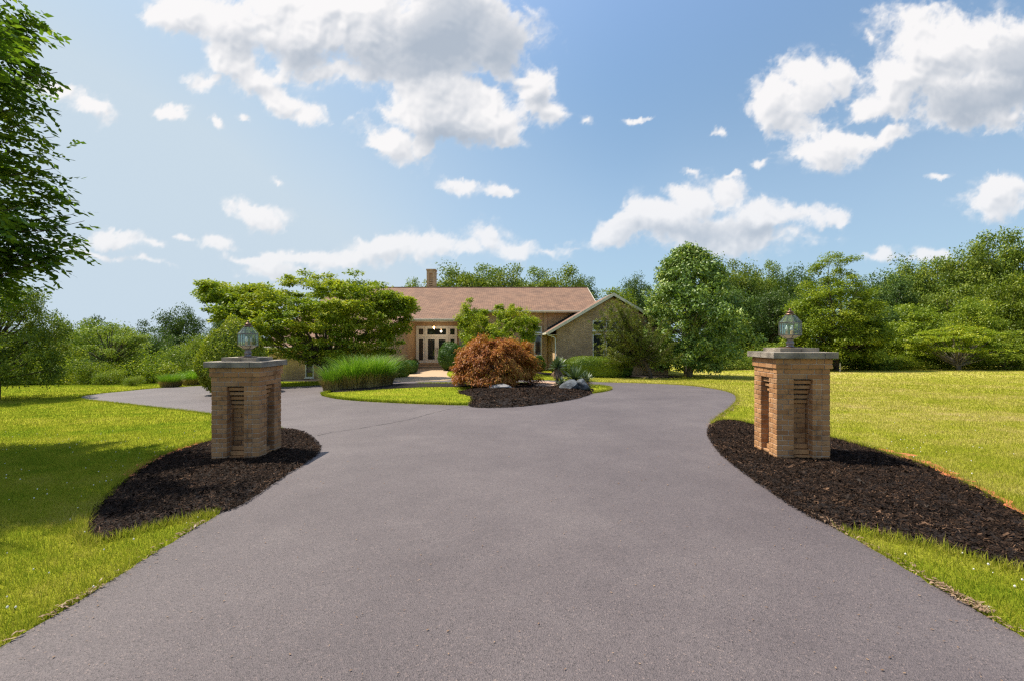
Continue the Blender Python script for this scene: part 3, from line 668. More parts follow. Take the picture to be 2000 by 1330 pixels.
# ------------------------------------------------------------------ gate pillars and lanterns
CH = .068
def pillar(loc, rz, label, seed):
    random.seed(seed)
    root = empty('gate_pillar', loc, rz); tag(root, label, 'pillar', 'brick gate pillars either side of the drive')
    br, mo = MB(), MB(); W = .34; g = .009; D = .055   # half width, joint, recess
    pw = .225
    niche0, niche1 = 1, 15
    depth = {15: .03, 14: .055, 13: .08, 12: .105, 11: .13, 2: .11, 1: .07}
    def run(a, b, cuts):
        xs_ = [a]+[a+(b-a)*c for c in cuts]+[b]; return list(zip(xs_[:-1], xs_[1:]))
    def face(rot, fn):
        s0 = len(br.v); fn()
        c, s = math.cos(rot), math.sin(rot)
        for i in range(s0, len(br.v)):
            x, y, z = br.v[i]; br.v[i] = (x*c-y*s, x*s+y*c, z)
    for k in range(20):
        z0, z1 = k*CH, (k+1)*CH-g
        w = W+.02 if k >= 18 else W
        for q in range(4):
            def fn():
                j = .0022
                if niche0 <= k <= niche1 or k == 0:
                    cut = [.68] if k % 2 else [.34]
                    for a, b in run(-w, -w+pw, cut): br.box(a+(g/2 if a > -w+.001 else 0), b-g/2, -w, -w+.10, z0, z1, j)
                    for a, b in run(w-pw, w-.102, [.45] if k % 2 else []): br.box(a+g/2, b-g/2, -w, -w+.10, z0, z1, j)
                    if k == 0: br.box(-w+pw+g/2, w-pw-g/2, -w+.03, -w+.13, z0, z1, j)
                    else:
                        dd = depth.get(k, .165); zz1 = z1-.014 if k >= 11 else z1
                        if 3 <= k <= 10: 
                            for a, b in run(-w+pw, w-pw, [.5] if k % 3 == 0 else []): br.box(a+g/2, b-g/2, -w+dd, -w+dd+.08, z0, zz1, j)
                        else: br.box(-w+pw+.002, w-pw-.002, -w+dd, -w+dd+.10, z0, zz1, j)
                        # cheeks of the niche
                        for sg in (-1, 1):
                            xa = sg*(w-pw); br.box(min(xa, xa+sg*.09)+(0 if sg > 0 else 0), max(xa, xa+sg*.09), -w+.10+g, -w+.19, z0, z1, j)
                else:
                    cuts = [.16, .50, .84] if k % 2 else [.33, .67]
                    seg = run(-w, w-.102, cuts)
                    for a, b in seg: br.box(a+g/2 if a > -w+.001 else a, b-g/2, -w, -w+.10, z0, z1, j)
            face(q*math.pi/2, fn)
    i = .007
    mo.box(-W+.18, W-.18, -W+.18, W-.18, -.15, 20*CH)
    for sx in (-1, 1):
        for sy in (-1, 1):
            xa, xb = sorted((sx*(W-i), sx*(W-pw+i))); ya, yb = sorted((sy*(W-i), sy*(W-pw+i)))
            mo.box(xa, xb, ya, yb, -.15, 16*CH)
    mo.box(-W+i, W-i, -W+i, W-i, 16*CH-.004, 20*CH-.002)
    mo.box(-W-.012, W+.012, -W-.012, W+.012, 18*CH-.001, 20*CH-.004)
    bw = br.build('brickwork', MAT['pbrick'], root)
    mo.build('mortar', MAT['mortar'], bw)
    cp = MB(); top = 20*CH
    def slabs(h, z0, z1, n):
        for q in range(n): cp.box(-h+2*h*q/n+(.004 if q else 0), -h+2*h*(q+1)/n-.004*(q < n-1), -h, -h+.0+2*h, z0+random.uniform(0, .002), z1+random.uniform(-.003, .003))
    c0 = len(cp.v)
    cuts = [-.41, .24, .41]
    for a, b in zip(cuts[:-1], cuts[1:]):
        for c, d in ((-.41, -.03), (-.026, .41)): cp.box(a, b-.004, c, d, top, top+.08+random.uniform(-.002, .002))
    cap = cp.build('cap', MAT['capstone'], root)
    c2 = MB()
    for a, b in ((-.25, .02), (.024, .25)): c2.box(a, b, -.25, .25, top+.079, top+.135+random.uniform(-.002, .002))
    c2.build('cap_block', MAT['capstone'], root)
    for o_ in (bw, cap):
        m = o_.modifiers.new('bevel', 'BEVEL'); m.width = .004; m.segments = 1; m.limit_method = 'ANGLE'
    return top+.135

def lantern(loc, rz, label):
    root = empty('post_lantern', loc, rz); tag(root, label, 'lantern', 'glass lanterns on the gate pillars')
    k = 6
    b = MB(); b.box(-.105, .105, -.105, .105, 0, .010); b.build('base_plate', MAT['bronze'], root)
    s = MB(); s.lathe([(.052, .010), (.052, .022), (.036, .028), (.047, .045), (.053, .065), (.047, .082), (.034, .095), (.040, .102), (.040, .125), (.03, .13)], k=16)
    s.build('neck', MAT['patina'], root, True)
    z0, z1, z2, z3 = .125, .175, .350, .460
    r0, r1, r2 = .062, .142, .056
    def ring(r, z, ph=0): return [Vector((r*math.cos(2*math.pi*q/k+ph), r*math.sin(2*math.pi*q/k+ph), z)) for q in range(k)]
    A, B_, C_, D_ = ring(r0, z0), ring(r1, z1), ring(r1, z2), ring(r2, z3)
    e = MB(); e.lathe([(r0, z0), (r1-.004, z1-.002)], k=k); e.build('base_panels', MAT['enamel'], root)
    gl = MB()
    for q in range(k):
        n = (q+1) % k
        gl.add([B_[q], B_[n], C_[n], C_[q]], [(0, 1, 2, 3)]); gl.add([C_[q], C_[n], D_[n], D_[q]], [(0, 1, 2, 3)])
    gl.build('glass', MAT['glass'], root)
    f = MB()
    for q in range(k):
        n = (q+1) % k
        for P_, Q_ in ((A[q], B_[q]), (B_[q], C_[q]), (C_[q], D_[q]), (A[q], A[n]), (D_[q], D_[n])): f.tube([P_, Q_], [.0045, .0045], 5)
        for P_, Q_ in ((B_[q], B_[n]), (C_[q], C_[n])): f.tube([P_, Q_], [.0065, .0065], 5)
        # bevelled border strips inside each pane
        for t in (.16, .84):
            a = B_[q].lerp(B_[n], t); c = C_[q].lerp(C_[n], t); f.tube([a, c], [.002, .002], 4)
        for zt in (.12, .88): f.tube([B_[q].lerp(C_[q], zt), B_[n].lerp(C_[n], zt)], [.002, .002], 4)
    f.build('frame', MAT['caming'], root)
    h = MB(); h.lathe([(.064, z3-.004), (.066, z3+.006), (.045, z3+.012), (.040, z3+.028), (.052, z3+.034), (.030, z3+.048), (.014, z3+.056), (.012, z3+.064), (.017, z3+.072), (.010, z3+.082), (.003, z3+.088)], k=16)
    h.build('finial', MAT['bronze'], root, True)
    for q in range(3):
        t = 2*math.pi*q/3+.4; x, y = .042*math.cos(t), .042*math.sin(t)
        c = MB(); c.lathe([(.012, z1-.02), (.012, z1+.055), (.010, z1+.056)], x, y, 10); c.build('candle', MAT['candle'], root)
        bb = MB(); bb.lathe([(.006, z1+.056), (.015, z1+.078), (.016, z1+.09), (.008, z1+.118), (.002, z1+.135)], x, y, 10); bb.build('bulb', MAT['bulb'], root, True)

PL, PR = (-4.02, 6.93, -.145), (3.91, 6.40, .005)
t = pillar(PL, math.radians(2), 'tan brick gate pillar left of the drive with grey slab cap', 3)
lantern((PL[0], PL[1], PL[2]+t), math.radians(16), 'clear glass hexagonal lantern on the left gate pillar')
t = pillar(PR, math.radians(-5), 'tan brick gate pillar right of the drive, its left side sunlit', 4)
lantern((PR[0], PR[1], PR[2]+t), math.radians(15), 'clear glass hexagonal lantern on the right gate pillar')

# ------------------------------------------------------------------ house
def rz_(y): return 3.30+.4*(y-35)
house = empty('brick_house', (-5, 34, -.8)); tag(house, 'long low tan brick house with brown shingle roof, cream eaves and recessed glass entrance', 'house')
HO = Vector((5, -34, .8))
def hb(mb, name, mat, parent=None, smooth=False):
    o = mb.build(name, mat, None, smooth)
    if parent is None:
        o.parent = house; o.location = HO
    else: o.parent = parent
    return o
w = MB()
XL, XP, XQ = -16.2, -8.2, -4.1
# left wing front, with window openings
def wall_front(mb, x0, x1, y, t, z0, z1, holes):
    xs_ = sorted({x0, x1, *[h[0] for h in holes], *[h[1] for h in holes]})
    for a, b in zip(xs_[:-1], xs_[1:]):
        hs = [h for h in holes if h[0] <= a+1e-6 and h[1] >= b-1e-6]
        if not hs: mb.box(a, b, y, y+t, z0, z1)
        else:
            zc = z0
            for h in sorted(hs, key=lambda q: q[2]):
                if h[2] > zc: mb.box(a, b, y, y+t, zc, h[2])
                zc = h[3]
            if zc < z1: mb.box(a, b, y, y+t, zc, z1)
lw = [(-13.75,-13.2,-.85,.75),(-12.3,-11.6,-.55,1.0),(-10.45,-9.7,-.55,1.0)]
wall_front(w, XL, XP-.31, 30.3, .3, -1.4, 1.38, lw)
w.prism_x([(30.3, -1.4), (39.1, -1.4), (39.1, rz_(39.1)-.2), (30.3, rz_(30.3)-.12)], XP-.3, XP)      # entrance side wall
w.prism_x([(30.6, -1.4), (50, -1.4), (50, 3.6), (43.3, rz_(43.3)-.2), (30.6, rz_(30.6)-.2)], XL, XL+.3)
# right wall
main_holes = [(.78,1.42,.05,1.30),(.78,1.42,1.42,2.35),(1.85,2.43,.40,2.1),(1.85,2.43,2.22,2.75),(-1.5,-.7,.4,2.1)]
wall_front(w, XQ+.45, 7.0, 37.5, .3, -1.3, 4.02, main_holes)
w.box(XQ, XQ+.44, 35.1, 39.1, -1.2, 3.12)
w.box(6.7, 7.0, 37.81, 50, -1.4, 3.9)
w.box(XL, 7.0, 50.01, 50.3, -1.4, 3.7)
w.prism_x([(37.9, 3.95), (43.3, 6.40), (49.8, 3.8)], 6.72, 6.98)
# wall behind the entrance above the door unit
w.box(XP+.002, -8.17, 38.8, 39.1, -1.2, 3.9); w.box(-4.66, XQ-.002, 38.8, 39.1, -1.2, 3.9); w.box(-8.169, -4.661, 38.8, 39.1, 2.82, 3.9)
# brick pilasters on the right wall
for x in (2.60, .35): w.box(x, x+.28, 37.38, 37.498, -1.2, 4.0)
hb(w, 'wall', MAT['hbrick'])
g = MB()   # gable wing
gh = [(5.78,6.62,-.1,2.05),(5.78,6.62,2.28,3.0),(6.74,7.6,-.1,2.05),(6.74,7.6,2.28,3.0)]
def gz(x): return 2.23+.59*(x-2.6) if x < 7.2 else 2.23+.59*(11.8-x)
xs_ = [3.2, 5.78, 6.62, 6.74, 7.2, 7.6, 11.2]
for a, b in zip(xs_[:-1], xs_[1:]):
    za, zb = gz(a)-.25, gz(b)-.25
    if 5.78 <= a < 7.6 and not abs(a-6.62) < .01:
        g.box(a, b, 32.6, 32.9, -1.5, -.1); g.box(a, b, 32.6, 32.9, 2.05, 2.28)
        g.prism_y([(a, 3.0), (b, 3.0), (b, zb), (a, za)], 32.6, 32.9)
    else: g.prism_y([(a, -1.5), (b, -1.5), (b, zb), (a, za)], 32.6, 32.9)
g.box(3.2, 3.5, 32.901, 37.498, -1.5, 2.3); g.box(10.9, 11.2, 32.901, 44, -1.5, 2.3)
g.box(8.9, 9.3, 32.45, 32.598, -1.5, 1.0)
hb(g, 'wing_wall', MAT['hbrick'])
# roofs
r = MB()
ye, yr = 36.75, 43.3
def rp(x, y): return (x, y, rz_(y))
r.slab([rp(-16.6, 29.75), rp(-8.15, 29.75), rp(-8.15, 34.85), rp(-3.75, 34.85), rp(-3.75, ye), rp(7.15, ye), rp(7.15, yr), rp(-16.6, yr)], .16)
r.slab([(-16.6, yr+.001, rz_(yr)), (7.15, yr+.001, rz_(yr)), (7.15, 51, rz_(yr)-.45*7.7), (-16.6, 51, rz_(yr)-.45*7.7)], .16)
r.box(-16.6, 7.15, yr-.12, yr+.12, rz_(yr)-.02, rz_(yr)+.035)
rf = hb(r, 'roof', MAT['roofy'])
wr = MB()
wr.slab([(2.55, 32.2, 2.20), (7.2, 32.2, 4.945), (7.2, 39.4, 4.945), (2.55, 37.5, 2.20)][:0] or [(2.55, 32.2, 2.20), (7.2, 32.2, 4.945), (7.2, 39.3, 4.945), (5.2, 37.49, 3.765), (2.55, 37.49, 2.20)], .13)
wr.slab([(7.201, 32.2, 4.945), (11.85, 32.2, 2.20), (11.85, 44, 2.20), (7.201, 44, 4.945)], .13)
hb(wr, 'wing_roof', MAT['roofx'])
# gutters and fascia
def gut(name, x0, x1, y, z, h=.17):
    m = MB(); m.prism_x([(y, z), (y-.02, z-h*.35), (y+.03, z-h), (y+.14, z-h), (y+.14, z)], x0, x1); return hb(m, name, MAT['trim'])
gut('gutter', -8.14, -3.72, 34.70, 3.24); gut('gutter', -3.70, 7.12, 36.60, 4.0); gut('gutter', -16.6, -8.16, 29.60, 1.20, .15)
m = MB(); m.prism_x([(29.75, 1.02), (34.85, 3.06), (34.85, 3.20), (29.75, 1.16)], -8.148, -8.11); hb(m, 'fascia', MAT['trim'])
m = MB(); m.prism_x([(36.75, 3.83), (43.3, 6.44), (43.3, 6.62), (36.75, 4.01)], 7.152, 7.20); hb(m, 'fascia', MAT['trim'])
m = MB()
m.prism_y([(2.50, 1.96), (7.2, 4.735), (7.2, 4.955), (2.50, 2.18)], 32.13, 32.198); hb(m, 'rake_board', MAT['trim'])
m = MB(); m.prism_y([(7.202, 4.735), (11.9, 1.96), (11.9, 2.18), (7.202, 4.955)], 32.13, 32.198); hb(m, 'rake_board', MAT['trim'])
m = MB(); m.prism_x([(32.2, 2.16), (37.45, 2.16), (37.45, 2.02), (32.2, 2.02)], 2.42, 2.549); hb(m, 'gutter', MAT['trim'])
# soffits
for q in ((-8.19, -4.101, 34.9, 38.79, 3.135, 3.16), (-3.6, 6.9, 36.78, 37.49, 3.85, 3.87), (-16.4, -8.2, 29.8, 30.29, 1.0, 1.02), (2.62, 3.19, 32.22, 37.4, 1.98, 2.0)):
    m = MB(); m.box(*q); hb(m, 'soffit', MAT['trim'])
# stepped black flashing where the wing roof meets the main wall
m = MB(); n = 16
for i in range(n):
    x0 = 2.62+i*.165; x1 = x0+.165; zt = 2.23+.59*(x1-2.6)+.13
    m.box(x0, x1-.0005, 37.455, 37.499, 2.05+.59*(x0-2.6)+.05, zt)
hb(m, 'flashing', MAT['dark'])
# downspouts
for pts in ([(2.55,32.32,2.05),(2.62,32.35,1.95),(3.02,32.42,1.83),(3.10,32.5,1.7),(3.12,32.52,.5),(3.12,32.52,-.8)],[(6.2,37.2,3.9),(6.2,37.42,3.7),(6.2,37.42,3.5)]):
    m = MB(); m.tube(pts, [.045]*len(pts), 8); hb(m, 'downspout', MAT['white'], smooth=True)
# windows: frame with panes
def window(x0, x1, z0, z1, y, bars=(), hbars=()):
    f = MB(); t = .055; yy0, yy1 = y-.03, y+.09
    f.box(x0, x0+t, yy0, yy1, z0, z1); f.box(x1-t, x1, yy0, yy1, z0, z1)
    f.box(x0+t, x1-t, yy0+.002, yy1, z0, z0+t); f.box(x0+t, x1-t, yy0+.002, yy1, z1-t, z1)
    for b in bars: f.box(b-.02, b+.02, yy0+.01, yy1, z0+t, z1-t)
    for b in hbars: f.box(x0+t, x1-t, yy0+.012, yy1, b-.02, b+.02)
    o = hb(f, 'window', MAT['white'])
    s = MB(); s.box(x0-.05, x1+.05, y-.07, y-.031, z0-.06, z0); s.build('sill', MAT['white'], o)
    p = MB(); p.box(x0+t*.5, x1-t*.5, y+.06, y+.07, z0+t*.5, z1-t*.5); p.build('pane', MAT['pane'], o)
for h in lw: window(*h, 30.3)
for h in main_holes: window(*h, 37.5)
for h in gh: window(*h, 32.6)
m = MB(); m.box(6.96, 7.16, 32.56, 32.599, 3.55, 4.05)
for i in range(5): m.box(6.98, 7.14, 32.545, 32.56, 3.58+i*.09, 3.62+i*.09)
hb(m, 'gable_vent', MAT['dark'])
# entrance unit: sidelights, double doors, transoms
def framed(mb, x0, x1, z0, z1, y, st=.10, bot=.12, d=.06):
    mb.box(x0, x0+st, y, y+d, z0, z1); mb.box(x1-st, x1, y, y+d, z0, z1)
    mb.box(x0+st, x1-st, y+.001, y+d, z0, z0+bot); mb.box(x0+st, x1-st, y+.001, y+d, z1-st, z1)
ZD = -.28
fr = MB(); 
for x in (-8.168, -7.43, -5.49, -4.76): fr.box(x, x+.10, 38.70, 38.86, ZD, 2.81)
fr.box(-8.068, -4.76, 38.702, 38.86, 1.86, 1.96); fr.box(-8.068, -4.76, 38.702, 38.86, 2.71, 2.81)
hb(fr, 'door_frame', MAT['white'])
for x0, x1 in ((-8.066, -7.432), (-5.388, -4.762)):
    q = MB(); framed(q, x0, x1, ZD, 1.858, 38.74, .14, .22); o = hb(q, 'sidelight', MAT['white'])
    p = MB(); p.box(x0+.12, x1-.12, 38.77, 38.78, ZD+.2, 1.74); p.build('pane', MAT['pane'], o)
for x0, x1, hx in ((-7.328, -6.412, -6.47), (-6.408, -5.492, -6.35)):
    q = MB(); framed(q, x0, x1, ZD, 1.858, 38.73, .17, .28); o = hb(q, 'door', MAT['white'])
    p = MB(); p.box(x0+.15, x1-.15, 38.765, 38.775, ZD+.26, 1.70); p.build('pane', MAT['pane'], o)
    hd = MB(); hd.tube([(hx, 38.70, .55), (hx, 38.66, .6), (hx, 38.66, .95), (hx, 38.70, 1.0)], [.018]*4, 8); hd.build('handle', MAT['bronze'], o)
for x0, x1 in ((-8.066, -7.432), (-7.328, -5.492), (-5.388, -4.762)):
    q = MB(); framed(q, x0, x1, 1.962, 2.708, 38.74, .12, .12); o = hb(q, 'transom', MAT['white'])
    p = MB(); p.box(x0+.10, x1-.10, 38.77, 38.78, 2.06, 2.6); p.build('pane', MAT['pane'], o)
# porch floor and steps
m = MB(); m.box(-8.19, -4.11, 37.2, 38.79, -.9, -.29); hb(m, 'porch_floor', MAT['walk'])
m = MB(); m.box(-8.19, -4.11, 36.3, 37.199, -.9, -.44); hb(m, 'porch_step', MAT['walk'])
# chimney
m = MB(); cx, cy = -7.85, 44.5
m.box(cx-.42, cx-.16, cy-.42, cy+.42, 5.0, 8.35); m.box(cx+.16, cx+.42, cy-.42, cy+.42, 5.0, 8.35); m.box(cx-.159, cx+.159, cy-.28, cy+.42, 5.0, 8.35)
m.box(cx-.159, cx+.159, cy-.42, cy-.281, 8.1, 8.35)
for i, zz in enumerate((7.45, 7.25, 7.05)): m.box(cx-.159, cx+.159, cy-.36-.02*i, cy-.281, zz-.12, zz-.02)
m.box(cx-.159, cx+.159, cy-.419, cy-.281, 5.0, 6.85)
m.box(cx-.46, cx+.46, cy-.46, cy+.46, 8.351, 8.5); ch = m.build('chimney', MAT['hbrick'], rf)

# porch lamp, urn
lp = empty('porch_lamp', (-6.33, 36.9, 3.13)); tag(lp, 'lit amber pendant lamp hanging over the entrance doors', 'lamp')
m = MB(); m.tube([(0, 0, 0), (0, 0, -.30)], [.012, .012], 6); m.lathe([(.07, -.02), (.07, 0)], k=12); m.build('chain', MAT['bronze'], lp)
m = MB(); m.lathe([(.03, -.30), (.14, -.36), (.15, -.38)], k=8); m.lathe([(.06, -.62), (.12, -.60)], k=8)
for q in range(8):
    a = math.pi*q/4; m.tube([(.14*math.cos(a), .14*math.sin(a), -.38), (.11*math.cos(a), .11*math.sin(a), -.60)], [.008]*2, 4)
m.build('cage', MAT['bronze'], lp)
m = MB(); m.lathe([(.04, -.58), (.085, -.52), (.09, -.45), (.04, -.39)], k=12); m.build('globe', MAT['lit'], lp, True)

pld = bpy.data.lights.new('porch_light', 'POINT'); pld.energy = 22; pld.color = (1, .82, .6); pld.shadow_soft_size = .08
plo = bpy.data.objects.new('porch_light', pld); COL.objects.link(plo); plo.parent = lp; plo.location = (0, 0, -.72)

# ------------------------------------------------------------------ foliage makers
def unit(n):
    v = R.normal(0, 1, (n, 3)); return v/np.linalg.norm(v, axis=1)[:, None]
def nrm(v): return v/(np.linalg.norm(v, axis=1)[:, None]+1e-9)
def leaf_quads(pos, nor, tan, Ln, Wd):
    b = nrm(np.cross(nor, tan)); tan = nrm(tan); L_ = Ln[:, None]; W_ = Wd[:, None]
    V = np.stack([pos, pos+tan*L_*.45+b*W_*.5, pos+tan*L_, pos+tan*L_*.45-b*W_*.5], 1)
    return V.reshape(-1, 3)
def clump_leaves(C, rad, n, size, flat=1.0, up=.5, asp=.5, droop=0.0, out=.5, shell=2.2, rnd=.6):
    """n leaves for each clump centre C (k,3) with radius rad (k,)"""
    k = len(C); C_ = np.repeat(C, n, 0); r_ = np.repeat(rad, n)
    d = unit(k*n); rr = R.random(k*n)**(1/shell)
    p = C_ + d*(rr*r_)[:, None]*np.array([1, 1, flat])
    nor = nrm(d*out + np.array([0, 0, up]) + R.normal(0, rnd, (k*n, 3)))
    t = R.normal(0, 1, (k*n, 3)) + d*.7; t[:, 2] -= droop
    t = t - nor*np.sum(t*nor, 1)[:, None]
    Ln = size*R.uniform(.6, 1.3, k*n)
    return leaf_quads(p, nor, t, Ln, Ln*asp)
def leaf_mesh(name, V, mat): return raw_mesh(name, V, np.arange(len(V)).reshape(-1, 4), mat)
def limbs(mb, base, tops, r0, fork=.35, k=6, sag=.0):
    """trunk from base and limbs curving out to each top"""
    base = Vector(base)
    for t_ in tops:
        t_ = Vector(t_); f = base.lerp(Vector((base.x, base.y, t_.z)), fork)
        mid = f.lerp(t_, .5)+Vector((random.uniform(-.1, .1), random.uniform(-.1, .1), -sag))*(t_-base).length*.5
        q = (f.lerp(mid, .5)+mid)/2
        mb.tube([f, f.lerp(mid, .5)+Vector((0, 0, -.02)), mid, mid.lerp(t_, .5)+Vector((random.uniform(-.1, .1), random.uniform(-.1, .1), .05)), t_], [r0*.42, r0*.34, r0*.25, r0*.15, r0*.05], k, cap=False)
def plant_tree(name, label, cat, loc, crown_me, trunk_me, scale=(1, 1, 1), rz=0.0, group=None):
    root = empty(name, loc, rz); root.scale = scale; tag(root, label, cat, group)
    c = obj('crown', crown_me, root)
    if trunk_me: obj('trunk', trunk_me, root)
    return root

# generic woodland prototypes, unit: metres, base at z=0
def proto_round(name, H, Wd, nclump, nleaf, size, mat, z0=.18, flat=.75, cr=.2, pointy=0.0, seed=1, lean=0, gaps=0.0, bark='bark'):
    global R
    R = np.random.default_rng(seed); random.seed(seed)
    c = []
    while len(c) < nclump:
        d = unit(1)[0]; rr = R.random()**.40
        z = d[2]*rr*.93
        wz = 1-pointy*max(0, z)
        x, y = d[0]*rr*Wd/2*wz, d[1]*rr*Wd/2*wz
        zz = H*(z0+(1-z0)/2*(1+z))*.94
        if z < -.3 and R.random() < gaps: continue
        c.append((x, y, zz))
    C = np.array(c); rad = Wd*cr*1.45*R.uniform(.5, 1.15, nclump)
    C += R.normal(0, Wd*.03, C.shape)
    V = clump_leaves(C, rad, nleaf, size, flat, .55, .55, .1)
    cm = leaf_mesh(name+'_crown', V, MAT[mat])
    mb = MB(); tp = H*.78
    mb.tube([(0, 0, -.3), (.02*H*.3, 0, H*.2), (-.01*H, .01*H, H*.45), (0, 0, tp)], [H*.028, H*.022, H*.015, H*.004], 8)
    sel = R.choice(nclump, min(22, nclump), replace=False)
    limbs(mb, (0, 0, 0), [tuple(C[i]) for i in sel], H*.022, .42, 5)
    tm = raw_mesh(name+'_trunk', mb.v, mb.f, MAT[bark], True)
    return cm, tm
P_ = {}
P_['oak'] = proto_round('oak', 12, 9.5, 130, 190, .27, 'wood', .12, .7, .12, seed=11)
P_['oak2'] = proto_round('oak2', 12, 8.5, 120, 190, .28, 'wood', .10, .7, .13, seed=12)
P_['tall'] = proto_round('tall', 14, 7.0, 130, 180, .26, 'wood', .15, .8, .13, pointy=.35, seed=13)
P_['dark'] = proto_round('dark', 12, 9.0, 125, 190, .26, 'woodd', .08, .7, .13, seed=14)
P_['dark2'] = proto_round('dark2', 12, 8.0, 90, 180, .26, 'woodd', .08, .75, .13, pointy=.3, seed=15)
P_['bright'] = proto_round('bright', 8, 6.5, 110, 200, .21, 'woody', .02, .5, .13, pointy=.3, seed=16)
P_['bright2'] = proto_round('bright2', 8, 6.5, 110, 200, .21, 'woody', .05, .5, .14, seed=17)
P_['open'] = proto_round('open', 10, 8.0, 70, 110, .20, 'woodd', .25, .6, .09, seed=18, gaps=.5)
P_['shrub'] = proto_round('shrub', 3, 4.2, 60, 150, .14, 'bush', -.1, .8, .16, seed=19)
P_['shrub2'] = proto_round('shrub2', 3, 3.4, 50, 150, .13, 'woody', -.1, .8, .17, seed=20)
P_['shrubd'] = proto_round('shrubd', 3, 4.0, 55, 150, .14, 'wood', -.1, .8, .17, seed=21)
PH = dict(oak=12, oak2=12, tall=14, dark=12, dark2=12, bright=8, bright2=8, open=10, shrub=3, shrub2=3, shrubd=3)
PWD = dict(oak=10.8, oak2=9.8, tall=8, dark=10.2, dark2=9, bright=7.4, bright2=7.4, open=9, shrub=4.8, shrub2=4, shrubd=4.6)
def bg(kind, px, ptop, wpx, y, label, name='tree', cat='tree', group=None, zb=None, rz=None, name2=None):
    """a background tree whose middle, top and width in the photograph are px, ptop, wpx, standing y metres away"""
    x = (px-1000)/F*y; zt = CAMZ+(665-ptop)/F*y; zb = hgt(x, y)-.05 if zb is None else zb
    wm = wpx/F*y; sz = (zt-zb)/PH[kind]; sx = wm/PWD[kind]
    return plant_tree(name, label, cat, (x, y, zb), P_[kind][0], P_[kind][1], (sx, sx, sz), random.uniform(0, 6.28) if rz is None else rz, group)
GW = 'trees of the wood right of the field'; GH = 'trees rising behind the house roof'; GL = 'trees beyond the left lawn'
# behind the house
bg('oak2', 812, 531, 80, 62, 'small dark treetop just left of the chimney', group=GH)
bg('oak', 898, 507, 175, 60, 'broad green treetop just right of the chimney', group=GH)
bg('tall', 945, 502, 130, 64, 'rounded tall treetop above the middle of the roof ridge', group=GH)
bg('oak2', 985, 503, 123, 62, 'leafy treetop behind the roof, second from the tallest ridge tree', group=GH)
bg('tall', 1040, 509, 110, 66, 'separate upright treetop over the right half of the ridge', group=GH)
bg('oak', 1095, 512, 136, 62, 'treetop with ragged outline near the right end of the ridge', group=GH)
bg('dark2', 1140, 523, 78, 66, 'thin dark treetop at the very right end of the ridge', group=GH)
bg('bright', 1205, 548, 110, 52, 'yellow green tree just behind the gable of the wing', group=GH)
bg('dark', 1238, 521, 85, 75, 'dark round tree in the gap between roof and magnolia', group=GH)
# right wood
wr_ = [('oak',1395,505,90,56,'tree half hidden behind the right side of the magnolia'),('oak2',1455,500,90,58,'tree with high rounded top just right of the magnolia'),
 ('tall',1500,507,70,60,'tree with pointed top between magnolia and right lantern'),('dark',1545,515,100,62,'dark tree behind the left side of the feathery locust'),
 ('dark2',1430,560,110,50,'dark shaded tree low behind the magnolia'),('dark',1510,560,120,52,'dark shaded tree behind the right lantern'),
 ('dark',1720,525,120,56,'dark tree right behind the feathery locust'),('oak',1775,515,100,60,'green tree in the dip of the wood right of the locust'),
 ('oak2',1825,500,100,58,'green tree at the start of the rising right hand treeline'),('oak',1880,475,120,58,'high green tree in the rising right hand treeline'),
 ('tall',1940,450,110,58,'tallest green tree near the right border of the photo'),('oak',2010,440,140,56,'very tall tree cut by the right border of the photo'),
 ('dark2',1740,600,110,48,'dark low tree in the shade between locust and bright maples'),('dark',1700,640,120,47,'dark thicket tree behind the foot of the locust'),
 ('oak2',1930,560,140,50,'mid green tree below the tallest treetops'),('bright2',1980,530,110,46,'bright tree by the right border, yellow in the sun'),
 ('oak',1850,560,120,52,'mid green tree behind the two bright young trees')]
for k_, px, pt, wp, yy, lb in wr_: bg(k_, px, pt-11, wp*1.12, yy, lb, group=GW)
bg('bright', 1785, 582, 130, 43, 'bright yellow green young tree with a pointed top at the field edge', group=GW)
bg('bright2', 1890, 570, 110, 45, 'bright soft young tree behind the flowering dogwood', group=GW)
bg('bright2', 1985, 640, 150, 40, 'low bright rounded tree at the right end of the field', group=GW)
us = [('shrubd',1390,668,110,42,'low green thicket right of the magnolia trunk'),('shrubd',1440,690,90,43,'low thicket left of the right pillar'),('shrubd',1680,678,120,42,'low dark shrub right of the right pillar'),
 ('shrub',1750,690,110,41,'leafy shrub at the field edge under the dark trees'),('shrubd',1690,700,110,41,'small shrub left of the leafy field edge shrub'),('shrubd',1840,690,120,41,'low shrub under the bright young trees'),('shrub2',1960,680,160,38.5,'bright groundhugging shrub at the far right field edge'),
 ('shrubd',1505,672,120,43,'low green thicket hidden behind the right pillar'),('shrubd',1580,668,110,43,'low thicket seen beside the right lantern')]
for k_, px, pt, wp, yy, lb in us: bg(k_, px, pt, wp, yy, lb, 'shrub', 'shrub', 'undergrowth along the wood edge')
